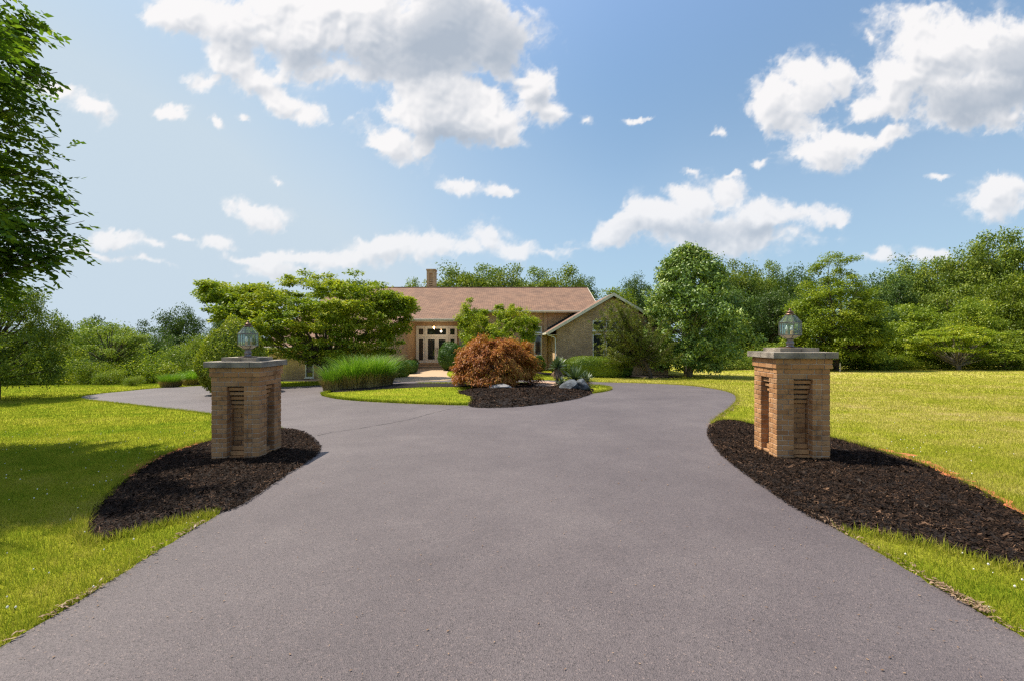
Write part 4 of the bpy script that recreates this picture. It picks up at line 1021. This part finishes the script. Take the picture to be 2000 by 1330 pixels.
# left background
for k_, px, pt, wp, yy, lb in [('dark',352,583,100,75,'dark rounded tree standing above the others on the left skyline'),('open',175,603,130,62,'open twiggy tree on the left skyline'),
 ('open',275,612,120,60,'thin open tree between the skyline trees on the left'),('oak2',215,612,140,52,'mid green tree in the middle of the left tree belt'),('oak',150,625,110,56,'green tree partly behind the hanging near branches'),
 ('open',310,628,130,48,'olive spreading tree in front of the dark skyline tree'),('dark2',430,600,70,66,'small dark tree just left of the big maple'),('dark',465,590,90,70,'dark tree behind the left tips of the big maple'),
 ('oak',395,648,80,46,'green tree between the olive tree and the clipped yew mound'),('bright2',385,655,70,38,'yellow green bushy tree left of the clipped mound'),('dark',60,620,150,50,'dark tree behind the low hanging left tree'),('dark2',250,655,160,46,'shadowy dark tree low in the left belt')]:
    bg(k_, px, pt, wp, yy, lb, group=GL)
for k_, px, pt, wp, yy, lb in [('shrub',95,683,110,31,'bright leafy bush left of the left lawn edge bushes'),('shrubd',60,700,130,29,'dark bush at the left border of the lawn'),('shrub',178,694,95,30,'sunlit yellow green bush at the lawn edge, biggest of the row'),
 ('shrub2',215,716,60,28,'small low bright bush right of the biggest sunlit bush'),('shrubd',235,688,110,34,'dark green bush behind the small low bright bush'),('shrub',300,691,100,32,'bright bush just left of the driveway tip grasses'),('shrubd',275,678,130,37,'taller green bush behind the driveway tip grasses'),
 ('shrubd',350,678,110,34,'green bush beside the two clumps of driveway grass'),('shrub2',262,730,40,26,'tiny bright bush on the lawn edge'),('shrubd',10,688,130,30,'dark bush cut by the left border')]:
    bg(k_, px, pt, wp, yy, lb, 'bush', 'bush', 'bushes along the left lawn edge')
# far wood masses that read as one
def mass(name, label, boxes, mat, seed):
    global R
    R = np.random.default_rng(seed); C = []; rad = []
    for px0, px1, ptop, pbot, yy, n in boxes:
        px = R.uniform(px0, px1, n); v = R.random(n)**.7
        top = ptop + 16*np.sin(px*.045+1)+9*np.sin(px*.11)
        py = top+(pbot-top)*v; y = yy+R.uniform(-2.5, 2.5, n)+v*-1.5
        C.append(np.c_[(px-1000)/F*y, y, CAMZ+(665-py)/F*y]); rad.append(R.uniform(.9, 1.9, n))
    C = np.concatenate(C); rad = np.concatenate(rad)
    V = clump_leaves(C, rad, 110, .33, .75, .5, .6, .1)
    tag(obj(name, leaf_mesh(name, V, MAT[mat])), label, 'woodland', kind='stuff')
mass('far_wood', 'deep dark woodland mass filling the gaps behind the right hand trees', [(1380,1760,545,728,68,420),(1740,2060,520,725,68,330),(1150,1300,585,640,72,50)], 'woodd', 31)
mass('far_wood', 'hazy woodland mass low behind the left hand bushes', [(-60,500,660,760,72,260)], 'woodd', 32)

# ------------------------------------------------------------------ the featured trees
def feature(name, label, cat, base, V, mat, mb, bark='bark', group=None):
    root = empty(name, base); tag(root, label, cat, group)
    b = np.array(base); V = V-b
    obj('crown', leaf_mesh(name+'_crown', V, MAT[mat]), root)
    if mb is not None:
        vv = np.array(mb.v)-b; obj('trunk', raw_mesh(name+'_trunk', vv, mb.f, MAT[bark], True), root)
    return root

def layered(name, label, cx, cy, zb, outline, ydepth, npad, leaf, size, mat, seed, padr=(.45, .9), flat=.28, trunks=3, r0=.11, up=.9, asp=.55, bark='bark', group=None, fork=.25, cat='tree', inner=.5, droop=.1, rag=0.0):
    """tree of flat layered pads; outline: list of (dx, z_low, z_top) across its width"""
    global R
    R = np.random.default_rng(seed); random.seed(seed)
    o = np.array(outline, float); C = []
    x0, x1 = o[0, 0], o[-1, 0]
    while len(C) < npad:
        dx = R.uniform(x0, x1); lo = np.interp(dx, o[:, 0], o[:, 1]); hi = np.interp(dx, o[:, 0], o[:, 2])
        e = 1-abs((dx-(x0+x1)/2)/((x1-x0)/2))**2.2
        dy = R.uniform(-1, 1)*ydepth*math.sqrt(max(e, .05))
        yy = abs(dy)/ydepth; top = hi-(hi-lo)*.55*yy**2
        v = R.random()**inner; z = lo+(top-lo)*v
        if rag and v > .75: z += abs(R.normal(0, rag))
        C.append((cx+dx, cy+dy, z))
    C = np.array(C); rad = R.uniform(padr[0], padr[1], npad)
    V = clump_leaves(C, rad, leaf, size, flat, up, asp, droop, .35, 1.9, .45)
    # outer twiggy sprigs for an uneven outline
    mb = MB()
    for t_ in range(trunks):
        a = 2*math.pi*t_/trunks+.5; zt = o[:, 2].max()
        mb.tube([(cx+.1*math.cos(a), cy+.1*math.sin(a), zb-.2), (cx+.3*math.cos(a), cy+.25*math.sin(a), zb+(zt-zb)*.25), (cx+.8*math.cos(a), cy+.6*math.sin(a), zb+(zt-zb)*.55)], [r0, r0*.75, r0*.4], 7)
    sel = R.choice(npad, min(46, npad), replace=False)
    limbs(mb, (cx, cy, zb), [tuple(C[i]) for i in sel], r0, fork, 5, .06)
    return feature(name, label, cat, (cx, cy, zb), V, mat, mb, bark, group)

# big green Japanese maple left of the entrance
y = 25.0; s = y/F
ol = [(420,572,560,0),(450,600,566,0),(500,668,556,0),(560,705,548,0),(610,712,530,0),(640,712,532,0),(680,708,540,0),(700,705,528,0),(740,700,552,0),(770,680,572,0),(800,600,586,0)]
cxm = (640-1000)*s
layered('maple_tree', 'large spreading green maple with layered branches in front of the left wing', cxm, y, hgt(cxm, y), [((a-640)*s, CAMZ+(665-b)*s-.05, CAMZ+(665-c)*s-.12) for a, b, c, _ in ol], 3.9, 760, 170, .14, 'mapleg', 41, (.26, .64), .36, 4, .12, inner=.72, up=.9, rag=.22)
# green maple right of the entrance
y = 31.0; s = y/F
ol = [(896,640,628),(912,690,592),(935,700,612),(960,700,598),(985,700,606),(1005,698,592),(1025,690,612),(1050,648,632)]
cxm = (965-1000)*s
layered('maple_tree', 'smaller green maple with upright shoots behind the orange maple', cxm, y, hgt(cxm, y), [((a-965)*s, CAMZ+(665-b)*s, CAMZ+(665-c)*s-.1) for a, b, c in ol], 1.9, 210, 150, .125, 'mapleg', 42, (.15, .42), .75, 3, .07, up=.5, rag=.28)
# orange cutleaf maple: weeping dome of overlapping pads
def dome(name, label, cx, cy, rx, ry, H, n, leaf, size, mat, seed, cat='tree'):
    global R
    R = np.random.default_rng(seed); random.seed(seed); zb = hgt(cx, cy)+.05
    a = R.uniform(0, 2*np.pi, n); v = R.random(n); el = np.arcsin(v**.8); k = .80+.2*R.random(n)
    lump = 1+.05*np.sin(3*a+1)+.07*np.sin(7*a+el*6)+.05*np.sin(13*el+3*a)
    C = np.c_[cx+rx*k*lump*np.cos(el)**.6*np.cos(a), cy+ry*k*lump*np.cos(el)**.6*np.sin(a), zb+.22+(H-.30)*k*np.sin(el)*(1+.05*np.sin(4*a))]
    rad = R.uniform(.15, .36, n)
    d = np.c_[np.cos(a)*np.cos(el), np.sin(a)*np.cos(el), np.sin(el)*.8]
    m = n*leaf; Cr = np.repeat(C, leaf, 0); dr = np.repeat(d, leaf, 0); rr = np.repeat(rad, leaf)
    q = unit(m); p = Cr+q*(rr*R.random(m)**.5)[:, None]*np.array([1, 1, .6])
    p[:, 2] = np.maximum(p[:, 2]-.12*np.sum((p-Cr)[:, :2]**2, 1)**.5, zb+.02)
    nor = nrm(dr*.9+np.array([0, 0, .5])+R.normal(0, .45, (m, 3)))
    t = dr*np.array([.8, .8, 0])+np.array([0, 0, -.9])+R.normal(0, .45, (m, 3)); t -= nor*np.sum(t*nor, 1)[:, None]
    Ln = size*R.uniform(.6, 1.4, m); V = leaf_quads(p, nor, t, Ln, Ln*.26)
    mb = MB(); sel = R.choice(n, 34, replace=False)
    mb.tube([(cx, cy, zb-.2), (cx+.08, cy, zb+.3), (cx-.05, cy+.05, zb+.8)], [.11, .09, .06], 8)
    limbs(mb, (cx, cy, zb), [tuple(C[i]) for i in sel], .09, .55, 5)
    return feature(name, label, cat, (cx, cy, zb), V, mat, mb, 'barkl')
y = 17.9; dome('maple_tree', 'low domed orange red cutleaf maple in the island bed', (967-1000)/F*y, y, 1.62, 1.35, 2.0, 330, 170, .11, 'mapleo', 43)

# magnolia
def magnolia():
    global R
    R = np.random.default_rng(51); random.seed(51)
    y = 31.0; cx = (1345-1000)/F*y; zb = hgt(cx, y); H = CAMZ+(665-478)/F*y-zb; n = 420
    prof = [(0.08, .55), (.16, .88), (.3, 1.0), (.45, .93), (.6, .78), (.75, .60), (.88, .40), (.97, .20), (1, .05)]
    v = R.random(n)**.85*.93+.07; a = R.uniform(0, 2*np.pi, n)
    rr = np.interp(v, [p[0] for p in prof], [p[1] for p in prof])*3.75
    rr *= 1+.10*np.sin(2*a+v*9)+.07*np.sin(5*a+v*17); k = R.random(n)**.35
    C = np.c_[cx+rr*k*np.cos(a), y+rr*k*np.sin(a), zb+v*(H-.3)]
    V = clump_leaves(C, R.uniform(.30, .68, n), 150, .20, .8, .35, .45, .1, .8, 2.6, .6)
    mb = MB()
    for dx, dy, r_ in ((0, 0, .22), (.28, .1, .16), (-.22, .15, .14)):
        mb.tube([(cx+dx*.5, y+dy, zb-.2), (cx+dx, y+dy, zb+1.2), (cx+dx*1.6, y+dy*2, zb+3.5), (cx+dx, y, zb+H*.8)], [r_, r_*.8, r_*.55, r_*.1], 8)
    sel = R.choice(n, 60, replace=False); limbs(mb, (cx, y, zb+.6), [tuple(C[i]) for i in sel], .12, .5, 5)
    feature('magnolia_tree', 'big glossy conical magnolia right of the gable wing', 'tree', (cx, y, zb), V, 'magn', mb, 'barkl')
magnolia()
# leaning juniper in front of the gable
def juniper():
    global R
    R = np.random.default_rng(52); random.seed(52)
    y = 28.6; bx = (1272-1000)/F*y; zb = hgt(bx, y); s = y/F
    tips = [(1190,594),(1203,590),(1215,598),(1178,606),(1228,606),(1166,630),(1195,625),(1162,668),(1170,640),(1182,620),(1172,690),(1196,598),(1210,612),(1190,655),(1205,675),(1225,600),(1232,628),(1222,655),(1245,615),(1240,672),(1258,640),(1262,668),(1270,622),(1285,650),(1290,680),(1300,665),(1312,690),(1215,695),(1250,695),(1280,700),(1180,706),(1305,640)]
    VV = []; mb = MB(); trunk_top = Vector((bx-.6, y, zb+1.6))
    mb.tube([(bx, y, zb-.2), (bx-.1, y, zb+.5), (bx-.45, y, zb+1.1), tuple(trunk_top)], [.14, .12, .10, .07], 8)
    for (px, py) in tips:
        for rep in range(4):
            t_ = Vector(((px-1000)*s+random.uniform(-.35, .35), y+random.uniform(-1.6, 1.6), CAMZ+(665-py)*s+random.uniform(-.35, .15)))
            root_ = trunk_top+Vector((random.uniform(-.2, .2), 0, random.uniform(-.9, .2)))
            mid = root_.lerp(t_, .55)+Vector((0, 0, -.25))
            mb.tube([root_, mid, t_], [.035, .02, .006], 5, cap=False)
            for q in range(9):
                f = .35+.65*q/8
                c = (root_.lerp(mid, f/.55) if f < .55 else mid.lerp(t_, (f-.55)/.45))
                VV.append((c.x+random.gauss(0, .08), c.y+random.gauss(0, .08), c.z+random.gauss(0, .06), .22*(1.2-f*.6)))
    A = np.array(VV)
    V = clump_leaves(A[:, :3], A[:, 3], 40, .10, .9, .4, .36, -.9, .5, 1.6, .6)
    feature('juniper_tree', 'shaggy olive green juniper leaning in front of the gable window', 'tree', (bx, y, zb), V, 'junip', mb, 'bark')
juniper()
# feathery locust behind the right lantern
y = 40.0; s = y/F
ol = [(1545,700,640),(1560,712,590),(1580,712,540),(1600,715,500),(1625,715,486),(1655,715,484),(1672,712,515),(1685,712,575),(1700,715,610),(1712,690,650)]
cxm = (1632-1000)*s
layered('locust_tree', 'tall feathery yellow green locust just right of the right lantern', cxm, y, hgt(cxm, y), [((a-1632)*s, CAMZ+(665-b)*s+.3, CAMZ+(665-c)*s-.2) for a, b, c in ol], 3.2, 430, 170, .17, 'woody', 61, (.45, .95), .45, 1, .22, fork=.5, inner=.9)
# dogwood with visible trunk
y = 38.5; s = y/F
ol = [(1790,680,668),(1810,700,650),(1840,706,640),(1870,706,634),(1900,704,636),(1930,700,648),(1945,690,668)]
cxm = (1872-1000)*s
layered('dogwood_tree', 'low spreading dogwood with forked trunk at the right field edge', cxm, y, hgt(cxm, y), [((a-1872)*s, CAMZ+(665-b)*s+.2, CAMZ+(665-c)*s) for a, b, c in ol], 2.4, 130, 170, .14, 'mapleg', 62, (.35, .8), .25, 2, .13, fork=.2, bark='barkl')
# olive tree with forked dark trunk on the left
y = 34.0; s = y/F
ol = [(150,690,655),(180,702,640),(215,700,632),(250,702,638),(280,690,655)]
cxm = (216-1000)*s
layered('forked_tree', 'olive green tree with dark forked trunk rising from the left bushes', cxm, y, CAMZ+(665-722)*s, [((a-216)*s, CAMZ+(665-b)*s, CAMZ+(665-c)*s) for a, b, c in ol], 2.0, 90, 110, .13, 'wood', 63, (.35, .7), .5, 2, .16, fork=.25)

# near left tree with hanging sprays of pointed leaves
def near_tree():
    global R
    R = np.random.default_rng(71); random.seed(71)
    bx, by = -10.2, 7.0; zb = hgt(bx, by); VL = []; mb = MB()
    mb.tube([(bx, by, zb-.2), (bx+.1, by, zb+1.5), (bx, by+.1, zb+3.5), (bx, by, zb+6.5), (bx+.1, by, zb+9)], [.28, .22, .18, .1, .03], 9)
    # silhouette targets in the photograph (visible branch ends), then a full crown for the rest
    ends = []
    for px, py, yy in [(95,55,8.2),(60,40,8.0),(35,90,8.1),(70,140,8.2),(112,142,8.0),(40,170,7.9),(90,205,8.1),(60,240,8.0),(108,268,8.1),(50,290,7.8),(85,300,8.2),(105,330,8.0),(120,372,8.1),(60,350,7.9),(100,395,8.0),
                       (140,420,8.2),(165,432,8.1),(150,465,8.2),(120,450,7.9),(140,488,8.1),(110,490,8.0),(80,470,8.2),(60,520,8.0),(95,500,7.8),(40,545,8.1),(20,560,8.1),(30,440,7.8),(40,400,8.0),(20,330,7.8),(15,250,8.0),(20,200,8.1),(10,130,8),(15,480,8),(10,400,8.1),(5,60,8.2),(8,520,8.3),(70,430,8.4),(50,60,8.6),(60,180,8.7),(90,350,8.6),(120,470,8.6)]:
        ends.append(Vector(at(px, py, yy)))
    for _ in range(330):
        a = random.uniform(0, 6.28); zz = random.uniform(1.9, 9.2); rr = 3.5*math.sin(math.pi*min(1, max(.06, (zz-1.0)/8.8)))**.6*random.uniform(.45, 1.0)
        e = Vector((bx+rr*math.cos(a), by+rr*math.sin(a), zb+zz))
        if e.y > 1 and e.x/e.y*F+1000 > -60: 
            px = e.x/e.y*F+1000; py = 665-(e.z-CAMZ)/e.y*F
            lim = np.interp(py, [0, 100, 200, 300, 400, 440, 500, 560, 620], [20, 35, 50, 55, 60, 75, 60, 0, -60])
            if px > lim: continue
        ends.append(e)
    P0, Nn, T0, Ls = [], [], [], []
    for e in ends:
        b0 = Vector((bx, by, max(zb+1.8, e.z-random.uniform(.6, 1.8))))
        mid = b0.lerp(e, .55)+Vector((random.uniform(-.2, .2), random.uniform(-.2, .2), random.uniform(.0, .4)))
        mb.tube([b0, b0.lerp(mid, .5)+Vector((0, 0, .1)), mid, e], [.030, .022, .012, .004], 5, cap=False)
        for sh in range(27):
            f = random.uniform(.15, 1.0)**.8
            st = b0.lerp(mid, f/.5) if f < .5 else mid.lerp(e, (f-.5)/.5) + Vector((random.gauss(0, .10), random.gauss(0, .10), random.gauss(0, .10)))
            dr = Vector((e.x-b0.x, e.y-b0.y, 0)).normalized()+Vector((random.gauss(0, .6), random.gauss(0, .6), random.gauss(.0, .65)))
            dr.normalize(); Ln = random.uniform(.22, .42)
            for k in range(9):
                tt = k/8; p = st+dr*Ln*tt+Vector((0, 0, -.06*tt*tt)); sd_ = 1 if k % 2 else -1
                side = dr.cross(Vector((0, 0, 1))).normalized()*sd_
                t = (dr*.45+side*.75+Vector((0, 0, random.uniform(-.55, .15)))).normalized()
                P0.append(p); T0.append(t); Ls.append(random.uniform(.09, .16))
                Nn.append((Vector((random.gauss(0, .6), random.gauss(0, .6), 1)) + side*.3).normalized())
    P0 = np.array([tuple(p) for p in P0]); T0 = np.array([tuple(p) for p in T0]); Nn = np.array([tuple(p) for p in Nn]); Ls = np.array(Ls)
    Nn = nrm(Nn-T0*np.sum(Nn*T0, 1)[:, None])
    V = leaf_quads(P0, Nn, T0, Ls, Ls*.50)
    feature('zelkova_tree', 'near tree at the left border with hanging sprays of pointed leaves', 'tree', (bx, by, zb), V, 'near', mb, 'bark')
near_tree()
# second left tree, dark and drooping
def left_tree():
    global R
    R = np.random.default_rng(72); random.seed(72)
    y = 17.5; cx = (-14-1000)/F*y; zb = hgt(cx, y); n = 270
    a = R.uniform(0, 2*np.pi, n); v = R.random(n); rr = 2.35*np.sin(np.pi*np.clip(v*.82+.12, 0, 1))**.6*R.random(n)**.4*(1+.22*np.sin(3*a+7*v)+.15*np.sin(5*a-11*v))
    C = np.c_[cx+rr*np.cos(a), y+rr*np.sin(a), zb+.75+v*3.7-.14*rr**2*.5]
    V = clump_leaves(C, R.uniform(.22, .52, n), 190, .10, .9, .4, .42, .8, .4, 1.7, .7)
    mb = MB(); mb.tube([(cx, y, zb-.2), (cx+.1, y, zb+1.5), (cx, y, zb+4)], [.2, .16, .05], 8)
    sel = R.choice(n, 45, replace=False); limbs(mb, (cx, y, zb+.5), [tuple(C[i]) for i in sel], .12, .5, 5)
    feature('drooping_tree', 'dark fine leaved tree with drooping twigs near the left border', 'tree', (cx, y, zb), V, 'wood', mb)
left_tree()

# ------------------------------------------------------------------ clipped shrubs and hedges
def clipped(name, label, cx, cy, rx, ry, H, mat, n, size, seed, power=2.6, cat='shrub', group=None, zoff=0.0, taper=0.0, lump=.05):
    """solid leafy body with many leaves standing off its surface"""
    global R
    R = np.random.default_rng(seed); zb = hgt(cx, cy)+zoff
    bm = bmesh.new(); bmesh.ops.create_icosphere(bm, subdivisions=4, radius=1)
    ph = R.uniform(0, 6, 6)
    def surf(d):
        d = np.asarray(d); e = 2/power
        q = (np.abs(d)**power).sum(1)**(-1/power); p = d*q[:, None]
        l = 1+lump*(np.sin(5*p[:, 0]+ph[0])*np.sin(5*p[:, 1]+ph[1])+np.sin(9*p[:, 2]+ph[2]+4*p[:, 0])*.6)
        p = p*l[:, None]; z = (p[:, 2]+1)/2
        w_ = 1-taper*np.clip(z, 0, 1)**1.5
        return np.c_[p[:, 0]*rx*w_, p[:, 1]*ry*w_, z*H]
    D = np.array([tuple(v.co) for v in bm.verts]); S = surf(D)
    for v, c in zip(bm.verts, S*np.array([.93, .93, .95])): v.co = c
    me = bpy.data.meshes.new(name); bm.to_mesh(me); bm.free(); me.materials.append(MAT[mat])
    o = obj(name, me, None, (cx, cy, zb)); tag(o, label, cat, group)
    d = unit(n); p = surf(d); nn_ = nrm(p/np.array([rx, ry, H])**2-np.array([0, 0, .5/H]))
    p = p*(1+R.normal(-.01, .025, (n, 1)))
    nor = nrm(nn_+R.normal(0, .55, (n, 3))); t = R.normal(0, 1, (n, 3))+nn_*.6; t -= nor*np.sum(t*nor, 1)[:, None]
    Ln = size*R.uniform(.6, 1.3, n); V = leaf_quads(p, nor, t, Ln, Ln*.55)
    obj('leaves', leaf_mesh(name+'_leaves', V, MAT[mat]), o)
    return o
y = 18.8; clipped('clipped_mound', 'tall tapering clipped evergreen mound behind the left pillar', (458-1000)/F*y, y, 1.42, 1.3, 3.0, 'mound', 26000, .085, 81, 2.1, taper=.45, zoff=-.05, lump=.09)
y = 33.6; clipped('boxwood', 'round dark green boxwood ball right of the entrance doors', (880-1000)/F*y, y, .92, .85, 2.05, 'box', 9000, .08, 82, 2.1, zoff=.0)
y = 34.4; clipped('boxwood', 'smaller dark boxwood tucked behind the round boxwood ball', (916-1000)/F*y, y, .75, .6, 2.1, 'box', 6000, .08, 83, 2.2)
y = 32.0; clipped('small_hedge', 'low clipped hedge left of the walk, nearer the drive', (779-1000)/F*y*.86, y*.86, .62, .5, .95, 'hedge', 6000, .055, 84, 3.0, group='low hedges left of the walk')
y = 31.2; clipped('small_hedge', 'low dark hedge left of the walk, nearer the porch steps', (798-1000)/F*y, y, .55, .8, .92, 'box', 6000, .055, 85, 3.0, group='low hedges left of the walk')
y = 29.9; clipped('clipped_ball', 'small clipped green ball left of the long hedge', (1094-1000)/F*y, y, .58, .55, 1.15, 'hedge', 7000, .055, 86, 2.2)
y = 29.6; clipped('long_hedge', 'long flat topped clipped hedge below the gable window', (1160-1000)/F*y, y, 1.75, .75, 1.32, 'hedge', 20000, .06, 87, 4.2, cat='hedge', lump=.03)
y = 29.9; clipped('loose_shrub', 'loose green shrub at the right end of the long hedge', (1212-1000)/F*y, y, .75, .65, 1.15, 'box', 6000, .08, 88, 2.2, lump=.12)
y = 33.8; clipped('loose_shrub', 'small green shrub under the tall windows right of the orange maple', (1050-1000)/F*y, y, .55, .5, 1.15, 'box', 5000, .09, 89, 2.2, lump=.12)
# urn by the steps
ur = empty('urn', ((811-1000)/F*35.6, 35.6, hgt(-7.6, 35.6))); tag(ur, 'white stone urn with ferny plant by the porch steps', 'urn')
m = MB(); m.lathe([(.16, 0), (.16, .05), (.07, .1), (.08, .16), (.22, .34), (.26, .48), (.24, .5)], k=16); m.build('bowl', MAT['white'], ur, True)
R = np.random.default_rng(90); V = clump_leaves(np.array([(0, 0, .62), (.12, 0, .55), (-.1, .05, .6)]), np.array([.25, .2, .2]), 220, .1); obj('plant', leaf_mesh('urn_plant', V, MAT['box']), ur)

# ------------------------------------------------------------------ ornamental grasses
def tuft(name, label, cx, cy, rad, H, n, seed, group, w=.012, dry=.5, spread=.9):
    global R
    R = np.random.default_rng(seed); zb = hgt(cx, cy)+.04
    root = empty(name, (cx, cy, zb)); tag(root, label, 'ornamental grass', group)
    def arc(n, H, rad, w, bend, ring=False):
        a = R.uniform(0, 2*np.pi, n); r0 = rad*(.46+.24*R.random(n)) if ring else rad*.60*np.sqrt(R.random(n)); a2 = a+R.normal(0, .5, n)
        h = H*R.uniform(.5, 1.22, n)**1.0*(1-.25*(r0/rad)**2); out = spread*bend*h*(.25+.75*r0/(rad*.62))*R.uniform(.4, 1.1, n)
        base = np.c_[r0*np.cos(a), r0*np.sin(a), np.zeros(n)]; d = np.c_[np.cos(a2), np.sin(a2), np.zeros(n)]
        sd = np.c_[-np.sin(a2), np.cos(a2), np.zeros(n)]; sd = nrm(sd+R.normal(0, .4, (n, 3)))
        rows = []
        for k in range(5):
            t = k/4; p = base+d*(out*t**1.8)[:, None]+np.array([0, 0, 1])*(h*(t-.22*t**3.2))[:, None]
            ww = w*(1-t*.9)*.5; rows.append((p-sd*ww, p+sd*ww))
        V = np.stack([q for r_ in rows for q in r_], 1); b = (np.arange(n)*10)[:, None]
        f = np.concatenate([b+np.array([[2*k, 2*k+1, 2*k+3, 2*k+2]]) for k in range(4)], 0)
        return V.reshape(-1, 3), f
    V, f = arc(n, H, rad, w, .75); obj('blades', raw_mesh(name+'_blades', V, f, MAT['ogr']), root)
    V, f = arc(int(n*1.1), H*.50, rad*1.12, w*.9, .55, True); obj('dry_blades', raw_mesh(name+'_dry', V, f, MAT['dry']), root)
GG = 'ornamental grass clumps at the left end of the island'
for px, py, rr, H, lb, sd_ in [(645,766,.60,1.15,'ornamental grass clump at the left tip of the island',101),(682,764,.66,1.5,'ornamental grass clump second from the left tip of the island',102),
                               (716,761,.60,1.55,'ornamental grass clump in the middle right of the island row',103),(737,758,.58,1.42,'ornamental grass clump at the right end of the island row',104)]:
    x_, y_ = G(px, py); tuft('ornamental_grass', lb, x_, y_+.55, rr, H, 1400, sd_, GG, w=.020, spread=1.0)
for px, py, rr, H, lb, sd_ in [(320,757,.60,.80,'left of the two grass clumps at the far left drive edge',105),(368,753,.72,.98,'right of the two grass clumps at the far left drive edge',106)]:
    x_, y_ = G(px, py); tuft('ornamental_grass', lb, x_, y_+.5, rr, H, 2400, sd_, 'grass clumps beside the left drive', spread=1.0)

# ------------------------------------------------------------------ yuccas
def yucca(cx, cy, zo, n, Ln, label, seed, dead=40, stem=0.0, hang=0):
    global R
    R = np.random.default_rng(seed); zb = hgt(cx, cy)+zo
    root = empty('yucca', (cx, cy, zb)); tag(root, label, 'yucca', 'yuccas in the island bed')
    def rosette(n, L0, z0, e0, e1, w, curve, mat, name):
        a = R.uniform(0, 2*np.pi, n); e = np.radians(R.uniform(e0, e1, n)); l = L0*R.uniform(.75, 1.1, n)
        d = np.c_[np.cos(a)*np.cos(e), np.sin(a)*np.cos(e), np.sin(e)]; sd = np.c_[-np.sin(a), np.cos(a), np.zeros(n)]; sd = nrm(sd+R.normal(0, .25, (n, 3)))
        rows = []
        for k, wk in zip(range(4), (.55, 1.0, .75, .05)):
            t = k/3; p = d*(l*t)[:, None]+np.array([0, 0, 1])*(z0-curve*l*t*t)[:, None]; rows += [p-sd*w*wk/2, p+sd*w*wk/2]
        V = np.stack(rows, 1).reshape(-1, 3); b = (np.arange(n)*8)[:, None]
        f = np.concatenate([b+np.array([[2*k, 2*k+1, 2*k+3, 2*k+2]]) for k in range(3)], 0)
        obj(name, raw_mesh('yucca_'+name, V, f, MAT[mat]), root)
    rosette(n, Ln, stem+.05, -5, 85, .045, .08, 'yuc', 'green_leaves')
    if dead: rosette(dead, Ln*.8, stem+.05, -55, 20, .035, .25, 'ydead', 'dead_leaves')
    if hang: rosette(hang, Ln*1.0, stem+.1, -88, -50, .04, .05, 'ydead', 'hanging_leaves')
    m = MB(); m.tube([(0, 0, -.1), (0, 0, stem+.15)], [.06, .05], 7); m.build('stem', MAT['bark'], root)
for px, py, zo, n, L0, lb, sd_, dead, stem, hang in [(1088,757,.12,110,.55,'tall yucca with a skirt of hanging dead tan leaves',111,20,.62,150),(1122,757,.12,150,.72,'bushy green yucca in the middle behind the dark boulder',112,60,.12,0),(1144,757,.10,80,.50,'low yucca with many dried tan leaves at the right end',113,110,.08,0),(1096,760,.10,60,.42,'small green yucca at the foot of the tall one',114,8,.02,0)]:
    x_, y_ = G(px, py); yucca(x_, y_, zo, n, L0, lb, sd_, dead, stem, hang)

# ------------------------------------------------------------------ rocks
def rock(name, label, cx, cy, zo, sx, sy, sz, seed, mat, cuts=26, rz=0.0):
    r_ = random.Random(seed); bm = bmesh.new(); bmesh.ops.create_icosphere(bm, subdivisions=4, radius=1)
    for _ in range(cuts):
        n = Vector((r_.gauss(0, 1), r_.gauss(0, 1), r_.gauss(0, 1))).normalized(); d = r_.uniform(.62, .92)
        for v in bm.verts:
            q = v.co.dot(n)-d
            if q > 0: v.co -= n*q*.97
    for v in bm.verts: v.co += Vector((r_.gauss(0, .008), r_.gauss(0, .008), r_.gauss(0, .010))); v.co = Vector((v.co.x*sx, v.co.y*sy, v.co.z*sz))
    me = bpy.data.meshes.new(name); bm.to_mesh(me); bm.free(); me.materials.append(MAT[mat])
    o = obj(name, me, None, (cx, cy, hgt(cx, cy)+zo)); o.rotation_euler = (0, 0, rz); tag(o, label, 'rock'); return o
x_, y_ = G(977, 766); rock('flat_rock', 'flat pale grey rock in the mulch before the orange maple', x_, y_+.25, .16, .50, .30, .16, 5, 'rock')
x_, y_ = G(926, 757); rock('flat_rock', 'small pale rock half hidden at the left foot of the orange maple', x_, y_+.2, .16, .30, .25, .22, 8, 'rock')
x_, y_ = G(1115, 767); rock('boulder', 'dark angular boulder, left of the pair by the yuccas', x_, y_+.30, .18, .42, .34, .30, 6, 'rock2', 14, .4)
x_, y_ = G(1140, 767); rock('boulder', 'dark blue grey boulder, right of the pair by the yuccas', x_, y_+.28, .18, .30, .32, .31, 12, 'rock2', 14, 1.0)

# field posts and a sapling stake
for px, pt, pb, yy, lb in [(1363,712,731,36,'thin grey post in the field right of the magnolia trunk'),(1641,708,727,37,'thin pale post at the wood edge just right of the right pillar')]:
    x_ = (px-1000)/F*yy; zb = hgt(x_, yy); zt = CAMZ+(665-pt)/F*yy
    m = MB(); m.tube([(0, 0, -.1), (.01, 0, (zt-zb)*.5), (.0, 0, zt-zb)], [.035, .033, .03], 7); o = m.build('fence_post', MAT['post'], loc=(x_, yy, zb)); tag(o, lb, 'post', 'thin posts at the field edge')
